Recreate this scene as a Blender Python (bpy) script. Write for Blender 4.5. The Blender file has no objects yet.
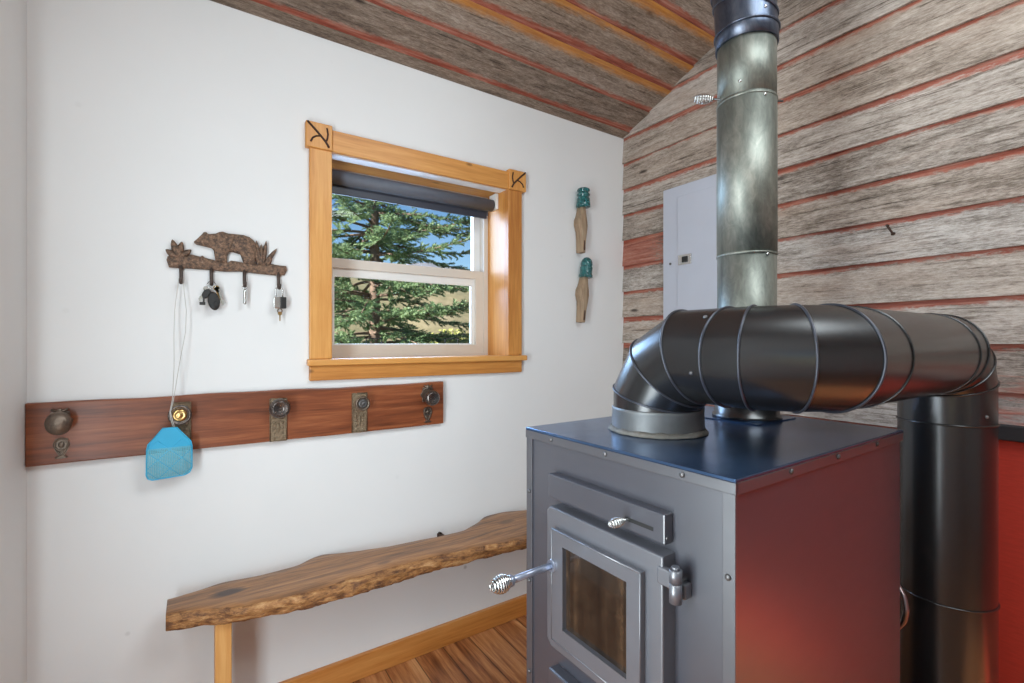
import bpy, bmesh, math, random
from mathutils import Vector, Matrix, noise as mnoise
rnd = random.Random(7)
SC = bpy.context.scene
COL = SC.collection
PI = math.pi

# ------------------------------------------------------------------ helpers
def tag(o, label=None, cat=None, group=None, kind=None):
    if label: o['label'] = label
    if cat: o['category'] = cat
    if group: o['group'] = group
    if kind: o['kind'] = kind
    return o

def empty(name, loc=(0, 0, 0), rz=0, label=None, cat=None, group=None, kind=None):
    o = bpy.data.objects.new(name, None)
    COL.objects.link(o)
    o.location = loc
    o.rotation_euler = (0, 0, rz)
    o.empty_display_size = .05
    return tag(o, label, cat, group, kind)

class MB:
    """collects shapes into one mesh"""
    def __init__(self):
        self.v = []; self.f = []; self.m = []; self.s = []; self.uv = {}
    def add(self, vs, fs, mi=0, smooth=False):
        b = len(self.v)
        self.v += [tuple(p) for p in vs]
        for f in fs:
            self.f.append([b + i for i in f]); self.m.append(mi); self.s.append(smooth)
        return b
    def box(self, x0, x1, y0, y1, z0, z1, bev=0, mi=0, xf=None):
        bm = bmesh.new()
        bmesh.ops.create_cube(bm, size=1)
        for v in bm.verts:
            v.co = Vector(((x0 + x1) / 2 + v.co.x * (x1 - x0), (y0 + y1) / 2 + v.co.y * (y1 - y0), (z0 + z1) / 2 + v.co.z * (z1 - z0)))
        if bev:
            bmesh.ops.bevel(bm, geom=bm.edges[:], offset=bev, segments=2, profile=.5, affect='EDGES')
        self.frombm(bm, mi, xf)
    def frombm(self, bm, mi=0, xf=None, smooth=False):
        bmesh.ops.recalc_face_normals(bm, faces=bm.faces[:])
        bm.verts.index_update()
        vs = [(xf @ v.co) if xf else v.co.copy() for v in bm.verts]
        self.add(vs, [[v.index for v in f.verts] for f in bm.faces], mi, smooth)
        bm.free()
    def prism(self, pts, d0, d1, axis='Y', mi=0, bev=0, xf=None):
        """outline pts (a,b) extruded along an axis"""
        bm = bmesh.new()
        def P(a, b, d):
            return (a, d, b) if axis == 'Y' else ((d, a, b) if axis == 'X' else (a, b, d))
        lo = [bm.verts.new(P(a, b, d0)) for a, b in pts]
        hi = [bm.verts.new(P(a, b, d1)) for a, b in pts]
        n = len(pts)
        f1 = bm.faces.new(lo); f2 = bm.faces.new(hi)
        for i in range(n):
            bm.faces.new((lo[i], lo[(i + 1) % n], hi[(i + 1) % n], hi[i]))
        bmesh.ops.recalc_face_normals(bm, faces=bm.faces[:])
        if bev:
            es = list(f2.edges)
            bmesh.ops.bevel(bm, geom=es, offset=bev, segments=2, profile=.5, affect='EDGES')
        if n > 5:
            bmesh.ops.triangulate(bm, faces=[f for f in bm.faces if len(f.verts) > 5])
        self.frombm(bm, mi, xf)
    def rings(self, rings, cap0=True, cap1=True, closed=False, mi=0, smooth=True):
        n = len(rings[0]); vs = [p for r in rings for p in r]; fs = []
        m = len(rings)
        for i in range(m if closed else m - 1):
            a = i * n; b = ((i + 1) % m) * n
            for k in range(n):
                fs.append((a + k, a + (k + 1) % n, b + (k + 1) % n, b + k))
        base = self.add(vs, fs, mi, smooth)
        if not closed:
            if cap0: self.f.append([base + k for k in reversed(range(n))]); self.m.append(mi); self.s.append(False)
            if cap1: self.f.append([base + (m - 1) * n + k for k in range(n)]); self.m.append(mi); self.s.append(False)
    def tube(self, pts, r, seg=10, closed=False, mi=0, cap=True):
        P = [Vector(p) for p in pts]; n = len(P)
        rs = r if isinstance(r, (list, tuple)) else [r] * n
        T = []
        for i in range(n):
            if closed: t = P[(i + 1) % n] - P[i - 1]
            else: t = P[min(i + 1, n - 1)] - P[max(i - 1, 0)]
            T.append(t.normalized() if t.length > 1e-9 else Vector((0, 0, 1)))
        ref = Vector((0, 0, 1)) if abs(T[0].z) < .9 else Vector((1, 0, 0))
        u = (ref - T[0] * ref.dot(T[0])).normalized()
        R = []
        for i in range(n):
            u = (u - T[i] * u.dot(T[i])).normalized()
            w = T[i].cross(u)
            R.append([P[i] + (u * math.cos(2 * PI * k / seg) + w * math.sin(2 * PI * k / seg)) * rs[i] for k in range(seg)])
        self.rings(R, cap, cap, closed, mi)
    def lathe(self, prof, origin=(0, 0, 0), axis=(0, 0, 1), seg=24, mi=0, sx=1, sy=1):
        """prof: list of (r, h) from origin along axis"""
        A = Vector(axis).normalized(); ref = Vector((0, 0, 1)) if abs(A.z) < .9 else Vector((1, 0, 0))
        u = (ref - A * ref.dot(A)).normalized(); w = A.cross(u); O = Vector(origin)
        R = [[O + A * h + (u * math.cos(2 * PI * k / seg) * sx + w * math.sin(2 * PI * k / seg) * sy) * max(r, 1e-4) for k in range(seg)] for r, h in prof]
        self.rings(R, True, True, False, mi)
    def cyl(self, p0, p1, r, seg=20, mi=0):
        p0 = Vector(p0); p1 = Vector(p1)
        self.lathe([(r, 0), (r, (p1 - p0).length)], p0, p1 - p0, seg, mi)
    def ball(self, c, r, sx=1, sy=1, sz=1, mi=0, seg=14, rings=9):
        R = []
        for i in range(rings + 1):
            t = PI * i / rings
            R.append([(c[0] + r * sx * max(math.sin(t), 1e-3) * math.cos(2 * PI * k / seg), c[1] + r * sy * max(math.sin(t), 1e-3) * math.sin(2 * PI * k / seg), c[2] - r * sz * math.cos(t)) for k in range(seg)])
        self.rings(R, True, True, False, mi)
    def build(self, name, mat, parent=None, origin=None):
        me = bpy.data.meshes.new(name)
        vs = self.v
        if origin is not None:
            vs = [(p[0] - origin[0], p[1] - origin[1], p[2] - origin[2]) for p in vs]
        me.from_pydata(vs, [], self.f)
        for mt in (mat if isinstance(mat, (list, tuple)) else [mat]): me.materials.append(mt)
        me.polygons.foreach_set('material_index', self.m)
        me.polygons.foreach_set('use_smooth', self.s)
        if self.uv:
            l = me.uv_layers.new(name='UVMap')
            for p in me.polygons:
                uvs = self.uv.get(p.index)
                for j, li in enumerate(p.loop_indices):
                    l.data[li].uv = uvs[j] if uvs else (0, 0)
        me.update()
        o = bpy.data.objects.new(name, me)
        COL.objects.link(o)
        if origin is not None: o.location = origin
        if parent: o.parent = parent
        return o

def coil(mb, p, d, length, rmax, turns, wire, seg=6, power=.7):
    """a bulb-shaped coil of spring wire along d"""
    D = Vector(d).normalized(); ref = Vector((0, 0, 1)) if abs(D.z) < .9 else Vector((1, 0, 0))
    u = (ref - D * ref.dot(D)).normalized(); w = D.cross(u); pts = []
    N = int(turns * 18)
    for i in range(N + 1):
        t = i / N; r = rmax * (.22 + .78 * math.sin(PI * min(1, t * .97)) ** power); a = 2 * PI * turns * t
        pts.append(Vector(p) + D * (length * t) + (u * math.cos(a) + w * math.sin(a)) * r)
    mb.tube(pts, wire, seg)

# ------------------------------------------------------------------ materials
class NT:
    def __init__(self, name):
        m = bpy.data.materials.new(name); m.use_nodes = True
        self.m = m; self.t = m.node_tree; self.t.nodes.clear()
        self.out = self.n('ShaderNodeOutputMaterial')
    def n(self, typ, ins=None, **props):
        nd = self.t.nodes.new(typ)
        for k, v in props.items(): setattr(nd, k, v)
        if ins:
            for k, v in ins.items():
                s = nd.inputs[k]
                if hasattr(v, 'is_output') or isinstance(v, bpy.types.NodeSocket): self.t.links.new(v, s)
                else: s.default_value = v
        return nd
    def math(self, op, a, b=0, c=None, clamp=False):
        nd = self.n('ShaderNodeMath', {0: a, 1: b}, operation=op, use_clamp=clamp)
        if c is not None:
            if isinstance(c, bpy.types.NodeSocket): self.t.links.new(c, nd.inputs[2])
            else: nd.inputs[2].default_value = c
        return nd.outputs[0]
    def ramp(self, fac, stops, interp='LINEAR'):
        nd = self.n('ShaderNodeValToRGB', {0: fac}); cr = nd.color_ramp; cr.interpolation = interp
        while len(cr.elements) < len(stops): cr.elements.new(.5)
        for e, (p, c) in zip(cr.elements, stops):
            e.position = p; e.color = (*c, 1) if len(c) == 3 else c
        return nd.outputs[0]
    def mix(self, fac, a, b, blend='MIX'):
        nd = self.n('ShaderNodeMix', data_type='RGBA', blend_type=blend)
        for i, v in ((0, fac), (6, a), (7, b)):
            if isinstance(v, bpy.types.NodeSocket): self.t.links.new(v, nd.inputs[i])
            else: nd.inputs[i].default_value = ((*v, 1) if isinstance(v, tuple) and len(v) == 3 else v)
        return nd.outputs[2]
    def noise(self, vec, scale=5, detail=4, rough=.55, dist=0):
        nd = self.n('ShaderNodeTexNoise', {'Vector': vec, 'Scale': scale, 'Detail': detail, 'Roughness': rough, 'Distortion': dist})
        return nd.outputs[0]
    def vec(self, x, y, z):
        return self.n('ShaderNodeCombineXYZ', {0: x, 1: y, 2: z}).outputs[0]
    def obj(self):
        return self.n('ShaderNodeTexCoord').outputs['Object']
    def mapped(self, sc, loc=(0, 0, 0), rot=(0, 0, 0), src=None):
        return self.n('ShaderNodeMapping', {'Vector': src or self.obj(), 'Scale': sc, 'Location': loc, 'Rotation': rot}).outputs[0]
    def bump(self, h, strength=.3, dist=.005):
        return self.n('ShaderNodeBump', {'Height': h, 'Strength': strength, 'Distance': dist}).outputs[0]
    def bsdf(self, color, rough=.5, metal=0, normal=None, **kw):
        ins = {'Base Color': (*color, 1) if isinstance(color, tuple) and len(color) == 3 else color, 'Roughness': rough, 'Metallic': metal}
        if normal is not None: ins['Normal'] = normal
        ins.update(kw)
        nd = self.n('ShaderNodeBsdfPrincipled', ins)
        self.t.links.new(nd.outputs[0], self.out.inputs[0])
        return nd

def srgb(r, g, b):
    f = lambda c: (c / 12.92 if c <= .04045 else ((c + .055) / 1.055) ** 2.4)
    return (f(r / 255), f(g / 255), f(b / 255))

def paint(name, c, rough=.5, metal=0, vary=.12, scale=8, bump=.0, stretch=(1, 1, 1), rv=.10, **kw):
    t = NT(name)
    v = t.mapped(stretch)
    n = t.noise(v, scale, 5, .6)
    col = t.ramp(n, [(.25, tuple(x * (1 - vary) for x in c)), (.75, tuple(min(1, x * (1 + vary)) for x in c))])
    n2 = t.noise(v, scale * 3, 3, .6)
    rg = t.math('MULTIPLY_ADD', n2, rv, rough - rv / 2)
    t.bsdf(col, rg, metal, t.bump(n2, bump) if bump else None, **kw)
    return t.m

def wood(name, c0, c1, c2, axis='X', fine=90, rough=.5, knots=0, bump=.15, coat=0, off=0, coarse=7):
    """board wood: grain along an axis of object space"""
    t = NT(name)
    s = {'X': (.06, 1, 1), 'Y': (1, .06, 1), 'Z': (1, 1, .06)}[axis]
    v = t.mapped(s, (off, off * 1.7, off * .6))
    warp = t.noise(t.mapped(tuple(x * 1 for x in s), (off, 0, 0)), coarse, 3, .5, 1.2)
    g = t.noise(v, fine, 5, .65, .4)
    f = t.math('ADD', t.math('MULTIPLY', warp, .62), t.math('MULTIPLY', g, .38))
    col = t.ramp(f, [(.33, c0), (.5, c1), (.66, c2)])
    if knots:
        ks = {'X': (9, 22, 22), 'Y': (22, 9, 22), 'Z': (22, 22, 9)}[axis]
        vo = t.n('ShaderNodeTexVoronoi', {'Vector': t.mapped(ks, (off * 3 + .3, off, off)), 'Scale': 1.0, 'Randomness': 1.0})
        kr_ = t.n('ShaderNodeSeparateColor', {0: vo.outputs['Color']}).outputs[0]
        k = t.ramp(vo.outputs['Distance'], [(.10, (1, 1, 1)), (.22, (0, 0, 0))])
        k = t.math('MULTIPLY', k, t.math('GREATER_THAN', kr_, 1 - knots * .16))
        col = t.mix(t.math('MULTIPLY', k, .8), col, tuple(x * .35 for x in c0))
    t.bsdf(col, rough, 0, t.bump(g, bump, .002), **{'Coat Weight': coat, 'Coat Roughness': .2})
    return t.m

def barnwood(name, pitch, v0, ceiling=False):
    """weathered reclaimed boards; UV = metres along / across the boards"""
    t = NT(name)
    uv = t.n('ShaderNodeUVMap', uv_map='UVMap').outputs[0]
    sp = t.n('ShaderNodeSeparateXYZ', {0: uv}); u, v = sp.outputs[0], sp.outputs[1]
    q = t.math('DIVIDE', t.math('SUBTRACT', v, v0), pitch)
    idx = t.math('FLOOR', q); fr = t.math('FRACT', q)
    wn = t.n('ShaderNodeTexWhiteNoise', {'W': idx}, noise_dimensions='1D')
    r1 = wn.outputs[0]; rc = t.n('ShaderNodeSeparateColor', {0: wn.outputs[1]})
    r2, r3 = rc.outputs[1], rc.outputs[2]
    uo = t.math('ADD', u, t.math('MULTIPLY', r1, 17.3))
    fine = t.noise(t.vec(t.math('MULTIPLY', uo, 40), t.math('MULTIPLY', v, 190), r1), 1, 8, .82, .0)
    mid = t.noise(t.vec(t.math('MULTIPLY', uo, 7.5), t.math('MULTIPLY', v, 44), r2), 1, 5, .68, .15)
    patch = t.noise(t.vec(t.math('MULTIPLY', uo, 2.4), t.math('MULTIPLY', v, 9), r3), 1, 5, .6, .1)
    f = t.math('ADD', t.math('ADD', t.math('MULTIPLY', fine, .55), t.math('MULTIPLY', mid, .35)), t.math('MULTIPLY', patch, .28))
    f = t.math('ADD', f, t.math('MULTIPLY', t.math('SUBTRACT', r2, .5), .10))
    f = t.math('SUBTRACT', f, .09)
    crack = t.ramp(t.noise(t.vec(t.math('MULTIPLY', uo, 3.2), t.math('MULTIPLY', v, 95), r3), 1, 4, .6), [(.58, (0, 0, 0)), (.66, (1, 1, 1))])
    f = t.math('SUBTRACT', f, t.math('MULTIPLY', crack, .10))
    f = t.math('ADD', t.math('MULTIPLY', t.math('SUBTRACT', f, .5), 1.0), .515)
    if ceiling:
        col = t.ramp(f, [(.30, srgb(54, 46, 41)), (.43, srgb(112, 98, 87)), (.54, srgb(156, 142, 130)), (.66, srgb(196, 186, 176))])
    else:
        col = t.ramp(f, [(.31, srgb(62, 54, 48)), (.43, srgb(132, 122, 113)), (.53, srgb(184, 175, 167)), (.66, srgb(222, 217, 211))])
    # warm / cool drift between boards
    col = t.mix(t.math('MULTIPLY', r3, .5), col, t.mix(1.0, col, srgb(226, 206, 186), 'MULTIPLY'))
    # brown weather patches
    bp = t.ramp(patch, [(.52, (0, 0, 0)), (.7, (1, 1, 1))])
    col = t.mix(t.math('MULTIPLY', bp, .45), col, t.mix(1.0, col, srgb(190, 160, 135), 'MULTIPLY'))
    # old red paint left along the lap
    ragged = t.noise(t.vec(t.math('MULTIPLY', uo, 26), t.math('MULTIPLY', v, 80), 2.0), 1, 5, .75)
    slow = t.noise(t.vec(t.math('MULTIPLY', uo, 1.1), idx, 5.0), 1, 2, .5)
    edge = t.math('ADD', fr, t.math('MULTIPLY', t.math('SUBTRACT', ragged, .5), .38))
    edge = t.math('ADD', edge, t.math('MULTIPLY', t.math('SUBTRACT', slow, .5), .50))
    rn = t.noise(t.vec(t.math('MULTIPLY', uo, 5), t.math('MULTIPLY', v, 90), 8.0), 1, 4, .6)
    red = t.ramp(rn, [(.3, srgb(124, 50, 36)), (.5, srgb(164, 84, 64)), (.68, srgb(190, 134, 116))])
    if ceiling:
        lo = t.ramp(edge, [(.10, (1, 1, 1)), (.20, (0, 0, 0))])
        col = t.mix(t.math('MULTIPLY', lo, .85), col, red)
        hi = t.ramp(edge, [(.70, (0, 0, 0)), (.90, (1, 1, 1))])
        orange = t.ramp(rn, [(.3, srgb(168, 98, 30)), (.7, srgb(214, 146, 62))])
        on = t.math('GREATER_THAN', r2, .42)
        col = t.mix(t.math('MULTIPLY', t.math('MULTIPLY', hi, .8), on), col, orange)
    else:
        hi = t.ramp(edge, [(.85, (0, 0, 0)), (.92, (1, 1, 1))])
        col = t.mix(t.math('MULTIPLY', hi, .88), col, red)
        # red streaks on the lowest near boards; one board by the corner keeps its red
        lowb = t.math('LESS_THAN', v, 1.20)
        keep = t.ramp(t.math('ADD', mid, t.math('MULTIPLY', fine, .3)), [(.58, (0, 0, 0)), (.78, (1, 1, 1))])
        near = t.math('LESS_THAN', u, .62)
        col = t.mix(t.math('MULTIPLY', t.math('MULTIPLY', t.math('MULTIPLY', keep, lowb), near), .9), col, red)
        b8 = t.math('MULTIPLY', t.math('GREATER_THAN', v, 1.7186), t.math('LESS_THAN', v, 1.8606))
        cor = t.ramp(t.math('ADD', u, t.math('MULTIPLY', t.math('SUBTRACT', mid, .5), .5)), [(.0, (0, 0, 0)), (1.0, (1, 1, 1))])
        cor = t.math('GREATER_THAN', t.math('ADD', u, t.math('MULTIPLY', t.math('SUBTRACT', fine, .5), .9)), 1.60)
        col = t.mix(t.math('MULTIPLY', t.math('MULTIPLY', b8, cor), .75), col, red)
    # knots and nail holes
    vo = t.n('ShaderNodeTexVoronoi', {'Vector': t.vec(t.math('MULTIPLY', uo, 3.4), t.math('MULTIPLY', v, 12), 0.0), 'Scale': 1.0})
    rr = t.n('ShaderNodeSeparateColor', {0: vo.outputs['Color']}).outputs[0]
    kn = t.math('MULTIPLY', t.ramp(vo.outputs['Distance'], [(.05, (1, 1, 1)), (.13, (0, 0, 0))]), t.math('GREATER_THAN', rr, .62))
    col = t.mix(t.math('MULTIPLY', kn, .85), col, srgb(40, 30, 25))
    h = t.math('SUBTRACT', t.math('ADD', t.math('MULTIPLY', fine, .7), t.math('MULTIPLY', mid, .5)), t.math('MULTIPLY', kn, .6))
    t.bsdf(col, .78, 0, t.bump(h, .8, .004), **{'Specular IOR Level': .3})
    return t.m

def floormat():
    t = NT('strip laminate floor')
    sp = t.n('ShaderNodeSeparateXYZ', {0: t.obj()}); x, y = sp.outputs[0], sp.outputs[1]
    q = t.math('DIVIDE', x, .125); idx = t.math('FLOOR', q); fr = t.math('FRACT', q)
    wn = t.n('ShaderNodeTexWhiteNoise', {'W': idx}, noise_dimensions='1D')
    yo = t.math('ADD', y, t.math('MULTIPLY', wn.outputs[0], 9))
    seg = t.math('FRACT', t.math('DIVIDE', yo, 1.2))
    wn2 = t.n('ShaderNodeTexWhiteNoise', {'Vector': t.vec(idx, t.math('FLOOR', t.math('DIVIDE', yo, 1.2)), 0.0)}, noise_dimensions='3D')
    g = t.noise(t.vec(t.math('MULTIPLY', x, 42), t.math('MULTIPLY', yo, 2.6), wn2.outputs[0]), 1, 6, .68, .8)
    g2 = t.noise(t.vec(t.math('MULTIPLY', x, 12), t.math('MULTIPLY', yo, 1.3), wn2.outputs[0]), 1, 3, .5, 1.4)
    f = t.math('ADD', t.math('ADD', t.math('MULTIPLY', g, .55), t.math('MULTIPLY', g2, .45)), t.math('MULTIPLY', t.math('SUBTRACT', wn2.outputs[0], .5), .12))
    col = t.ramp(f, [(.33, srgb(92, 48, 26)), (.44, srgb(150, 92, 54)), (.54, srgb(188, 128, 80)), (.66, srgb(216, 166, 116))])
    d = t.math('MINIMUM', t.math('MINIMUM', fr, t.math('SUBTRACT', 1, fr)), t.math('MULTIPLY', t.math('MINIMUM', seg, t.math('SUBTRACT', 1, seg)), 9))
    line = t.ramp(d, [(.008, (1, 1, 1)), (.025, (0, 0, 0))])
    col = t.mix(t.math('MULTIPLY', line, .75), col, srgb(38, 20, 12))
    t.bsdf(col, .36, 0, t.bump(t.math('SUBTRACT', g, line), .12, .002))
    return t.m

def glassmat(name, tint=(1, 1, 1), refl=1.0):
    t = NT(name)
    fr = t.n('ShaderNodeFresnel', {'IOR': 1.45}).outputs[0]
    a = t.n('ShaderNodeBsdfTransparent', {0: (*tint, 1)}).outputs[0]
    b = t.n('ShaderNodeBsdfGlossy', {'Roughness': .02}).outputs[0]
    mx = t.n('ShaderNodeMixShader', {0: t.math('MULTIPLY', fr, refl), 1: a, 2: b})
    t.t.links.new(mx.outputs[0], t.out.inputs[0])
    return t.m

M = {}
def wallmat():
    t = NT('white wall paint')
    n = t.noise(t.obj(), 160, 3, .6); b = t.noise(t.obj(), 2.2, 4, .5)
    vo = t.n('ShaderNodeTexVoronoi', {'Vector': t.mapped((7, 7, 7)), 'Scale': 1.0})
    rr = t.n('ShaderNodeSeparateColor', {0: vo.outputs['Color']}).outputs[0]
    sp = t.n('ShaderNodeSeparateXYZ', {0: t.obj()})
    low = t.ramp(sp.outputs[2], [(.30, (1, 1, 1)), (.60, (.12, .12, .12))])
    sc = t.math('MULTIPLY', t.math('MULTIPLY', t.ramp(vo.outputs['Distance'], [(.03, (1, 1, 1)), (.075, (0, 0, 0))]), t.math('GREATER_THAN', rr, .70)), low)
    col = t.ramp(b, [(.3, (.775, .775, .77)), (.7, (.81, .81, .805))])
    col = t.mix(t.math('MULTIPLY', sc, .5), col, (.28, .26, .25))
    t.bsdf(col, .62, 0, t.bump(n, .06, .002))
    return t.m
M['wall'] = wallmat()
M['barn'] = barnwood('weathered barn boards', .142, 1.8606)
M['ceil'] = barnwood('weathered ceiling boards', .145, .055, True)
M['floor'] = floormat()
pine = (srgb(172, 106, 44), srgb(206, 142, 70), srgb(224, 166, 94))
M['pineX'] = wood('varnished pine along', *pine, axis='X', knots=.55, coat=.1, rough=.5, off=.2)
M['pineZ'] = wood('varnished pine upright', *pine, axis='Z', knots=.5, coat=.1, rough=.5, off=.9)
M['pineY'] = wood('varnished pine jamb', *pine, axis='Y', knots=0, coat=.1, rough=.5)
M['ros'] = wood('varnished pine block', srgb(176, 108, 46), srgb(208, 144, 72), srgb(222, 164, 92), axis='Z', coat=.1, rough=.5)
M['burn'] = paint('burnt carving', srgb(62, 34, 18), .7)
M['base'] = wood('varnished fir baseboard', srgb(158, 92, 36), srgb(196, 128, 62), srgb(214, 150, 82), axis='X', knots=.35, coat=.3, rough=.4)
M['legw'] = wood('plain pine leg', srgb(186, 122, 60), srgb(212, 154, 88), srgb(226, 176, 112), axis='Z', coat=.1, rough=.5)
M['rack'] = wood('red brown coat board', srgb(80, 38, 18), srgb(132, 70, 38), srgb(164, 98, 60), axis='X', fine=120, rough=.45, coat=.2, knots=0, coarse=16, bump=.3)
def slabmat():
    t = NT('bench slab wood')
    v = t.mapped((.09, 1, 1)); w = t.noise(v, 14, 5, .62, 2.2); g = t.noise(v, 90, 5, .7, .5)
    f = t.math('ADD', t.math('MULTIPLY', w, .65), t.math('MULTIPLY', g, .35))
    col = t.ramp(f, [(.34, srgb(84, 54, 34)), (.46, srgb(132, 90, 54)), (.56, srgb(164, 114, 68)), (.68, srgb(188, 140, 90))])
    # dark knot near the left end and one behind the stove end
    for (kx, ky, rx, ry, s) in ((.085 - .5, 1.735 - 1.72, .060, .032, 1.0), (1.13 - .5, .02, .05, .025, .6), (.56 - .5, -.06, .03, .014, .5)):
        dv = t.mapped((1 / rx, 1 / ry, 0), (-kx / rx, -ky / ry, 0))
        wv = t.n('ShaderNodeVectorMath', {0: dv, 1: t.vec(t.math('MULTIPLY', t.math('SUBTRACT', w, .5), 1.2), t.math('MULTIPLY', t.math('SUBTRACT', g, .5), .9), 0.0)}, operation='ADD').outputs[0]
        ln = t.n('ShaderNodeVectorMath', {0: wv}, operation='LENGTH').outputs['Value']
        col = t.mix(t.math('MULTIPLY', t.ramp(ln, [(.45, (1, 1, 1)), (.75, (.55, .55, .55)), (1.15, (0, 0, 0))]), s), col, srgb(70, 50, 42))
    t.bsdf(col, .42, 0, t.bump(g, .2, .002), **{'Coat Weight': .2, 'Coat Roughness': .25})
    return t.m
M['slab'] = slabmat()
def barkmat():
    t = NT('rough live edge')
    v = t.mapped((.5, 1, 1.6)); a = t.noise(v, 22, 6, .7, 1.0); b = t.noise(v, 70, 4, .7)
    f = t.math('ADD', t.math('MULTIPLY', a, .6), t.math('MULTIPLY', b, .4))
    col = t.ramp(f, [(.34, srgb(50, 32, 22)), (.44, srgb(112, 72, 42)), (.53, srgb(164, 114, 66)), (.63, srgb(194, 150, 102)), (.72, srgb(120, 108, 100))])
    t.bsdf(col, .6, 0, t.bump(f, .8, .012))
    return t.m
M['bark'] = barkmat()
M['vinyl'] = paint('almond vinyl', srgb(214, 206, 196), .4, vary=.03)
M['white'] = paint('white vinyl', srgb(232, 232, 230), .35, vary=.03)
M['pane'] = glassmat('window glass', (1, 1, 1), .35)
M['shade'] = paint('charcoal shade fabric', srgb(92, 97, 108), .55, vary=.08, scale=60)
M['hem'] = paint('dark hem bar', srgb(44, 48, 62), .45)
M['rust'] = None
def rustmat():
    t = NT('rusty cast iron')
    a = t.noise(t.obj(), 110, 6, .75); b = t.noise(t.obj(), 260, 3, .7)
    col = t.ramp(a, [(.32, srgb(56, 48, 44)), (.45, srgb(106, 88, 76)), (.56, srgb(146, 114, 92)), (.70, srgb(176, 154, 134))])
    t.bsdf(col, .6, .35, t.bump(t.math('ADD', a, b), .7, .004))
    return t.m
M['rust'] = rustmat()
M['hook'] = paint('dark hook iron', srgb(84, 72, 66), .5, .5, .2, 60)
M['black'] = paint('black plastic', srgb(34, 34, 34), .4)
M['silver'] = paint('bright steel', srgb(206, 206, 204), .25, 1.0, .06, 50)
M['brass'] = paint('worn brass', srgb(176, 146, 98), .32, 1.0, .2, 60)
M['brasslite'] = paint('bright brass knob face', srgb(206, 170, 112), .25, 1.0, .1, 60)
M['bronze'] = paint('aged bronze', srgb(120, 106, 94), .36, .8, .3, 90, .25)
M['plate'] = paint('ornate bronze plate', srgb(138, 120, 98), .42, .75, .4, 150, .5)
M['darkknob'] = paint('dark bronze knob', srgb(108, 100, 96), .28, .85, .2, 60)
M['wire'] = paint('white wire', srgb(196, 192, 186), .4)
def plastic(name, c, trans):
    t = NT(name)
    d = t.n('ShaderNodeBsdfPrincipled', {'Base Color': (*c, 1), 'Roughness': .4}).outputs[0]
    tr = t.n('ShaderNodeBsdfTranslucent', {0: (*c, 1)}).outputs[0]
    mx = t.n('ShaderNodeMixShader', {0: trans, 1: d, 2: tr})
    t.t.links.new(mx.outputs[0], t.out.inputs[0])
    return t.m
M['blue'] = plastic('sky blue plastic', srgb(66, 190, 232), .2)
M['bluemesh'] = plastic('sky blue plastic mesh', srgb(130, 212, 232), .25)
def tealglass():
    t = NT('teal glass')
    n = t.noise(t.obj(), 90, 3)
    col = t.ramp(n, [(.3, srgb(22, 84, 88)), (.7, srgb(74, 150, 150))])
    t.bsdf(col, .12, 0, None, **{'Transmission Weight': .45, 'IOR': 1.45, 'Coat Weight': .4})
    return t.m
M['teal'] = tealglass()
M['peg'] = wood('weathered peg wood', srgb(112, 92, 72), srgb(158, 134, 108), srgb(188, 166, 140), axis='Z', fine=160, rough=.7, bump=.4)
M['panel'] = paint('grey enamel', srgb(184, 188, 200), .38, 0, .03, 6)
# stove paint, duct steel, flue steel
M['stove'] = paint('blue grey stove paint', (.036, .037, .049), .34, 0, .10, 5, .02, (1, 1, 2.5), rv=.06, **{'IOR': 2.15})
M['stovetop'] = paint('blued steel stove top', (.085, .15, .28), .22, .85, .2, 9, .02)
M['stovetrim'] = paint('worn edge trim', (.044, .044, .053), .36, 0, .12, 14, **{'IOR': 2.15})
M['door'] = paint('stove door casting', (.074, .076, .090), .38, 0, .1, 12, .06, **{'IOR': 2.3})
M['screw'] = paint('screw heads', srgb(104, 102, 102), .4, .7)
M['rod'] = paint('plated rod', srgb(150, 156, 172), .32, .7, .1, 30)
M['duct'] = paint('black duct steel', (.009, .0085, .009), .26, 0, .10, 6, rv=.03, **{'IOR': 1.68})
M['bead'] = paint('duct seam bead', srgb(70, 72, 80), .3, .5, .1, 20)
M['collar'] = paint('dull galvanised collar', srgb(112, 114, 114), .5, .6, .16, 18, .1, (1, 1, 1))
M['caulk'] = paint('furnace cement', srgb(120, 116, 108), .85, 0, .25, 60, .6)
def flue(name, a, b, c, rough):
    t = NT(name)
    n = t.noise(t.mapped((1, 1, .22)), 13, 5, .6, .8); s = t.noise(t.mapped((1, 1, .5), (3, 1, 2)), 40, 4, .65, 2.0)
    f = t.math('ADD', t.math('MULTIPLY', n, .7), t.math('MULTIPLY', s, .3))
    col = t.ramp(f, [(.34, a), (.5, b), (.66, c)])
    t.bsdf(col, t.math('MULTIPLY_ADD', s, .12, rough - .04), .85, t.bump(s, .03, .002))
    return t.m
M['flue'] = flue('heat stained steel pipe', srgb(98, 101, 95), srgb(132, 135, 127), srgb(168, 168, 158), .50)
M['fluetop'] = flue('blued steel elbow', srgb(58, 66, 82), srgb(84, 92, 108), srgb(112, 118, 130), .34)
def sootglass():
    t = NT('sooty stove glass')
    n = t.noise(t.mapped((1, 16, 1.6)), 1.3, 5, .6, .6); n2 = t.noise(t.mapped((1, 1, 1)), 30, 4, .6)
    col = t.ramp(t.math('ADD', t.math('MULTIPLY', n, .75), t.math('MULTIPLY', n2, .25)), [(.38, srgb(22, 18, 16)), (.52, srgb(44, 34, 27)), (.68, srgb(84, 64, 47))])
    t.bsdf(col, .16, 0, None, **{'Coat Weight': .5, 'Coat Roughness': .05})
    return t.m
M['soot'] = sootglass()
M['redmetal'] = paint('red painted sheet metal', srgb(194, 64, 48), .34, .2, .12, 30, .04, (1, 1, 6), **{'Coat Weight': .7, 'Coat Roughness': .2})
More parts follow.
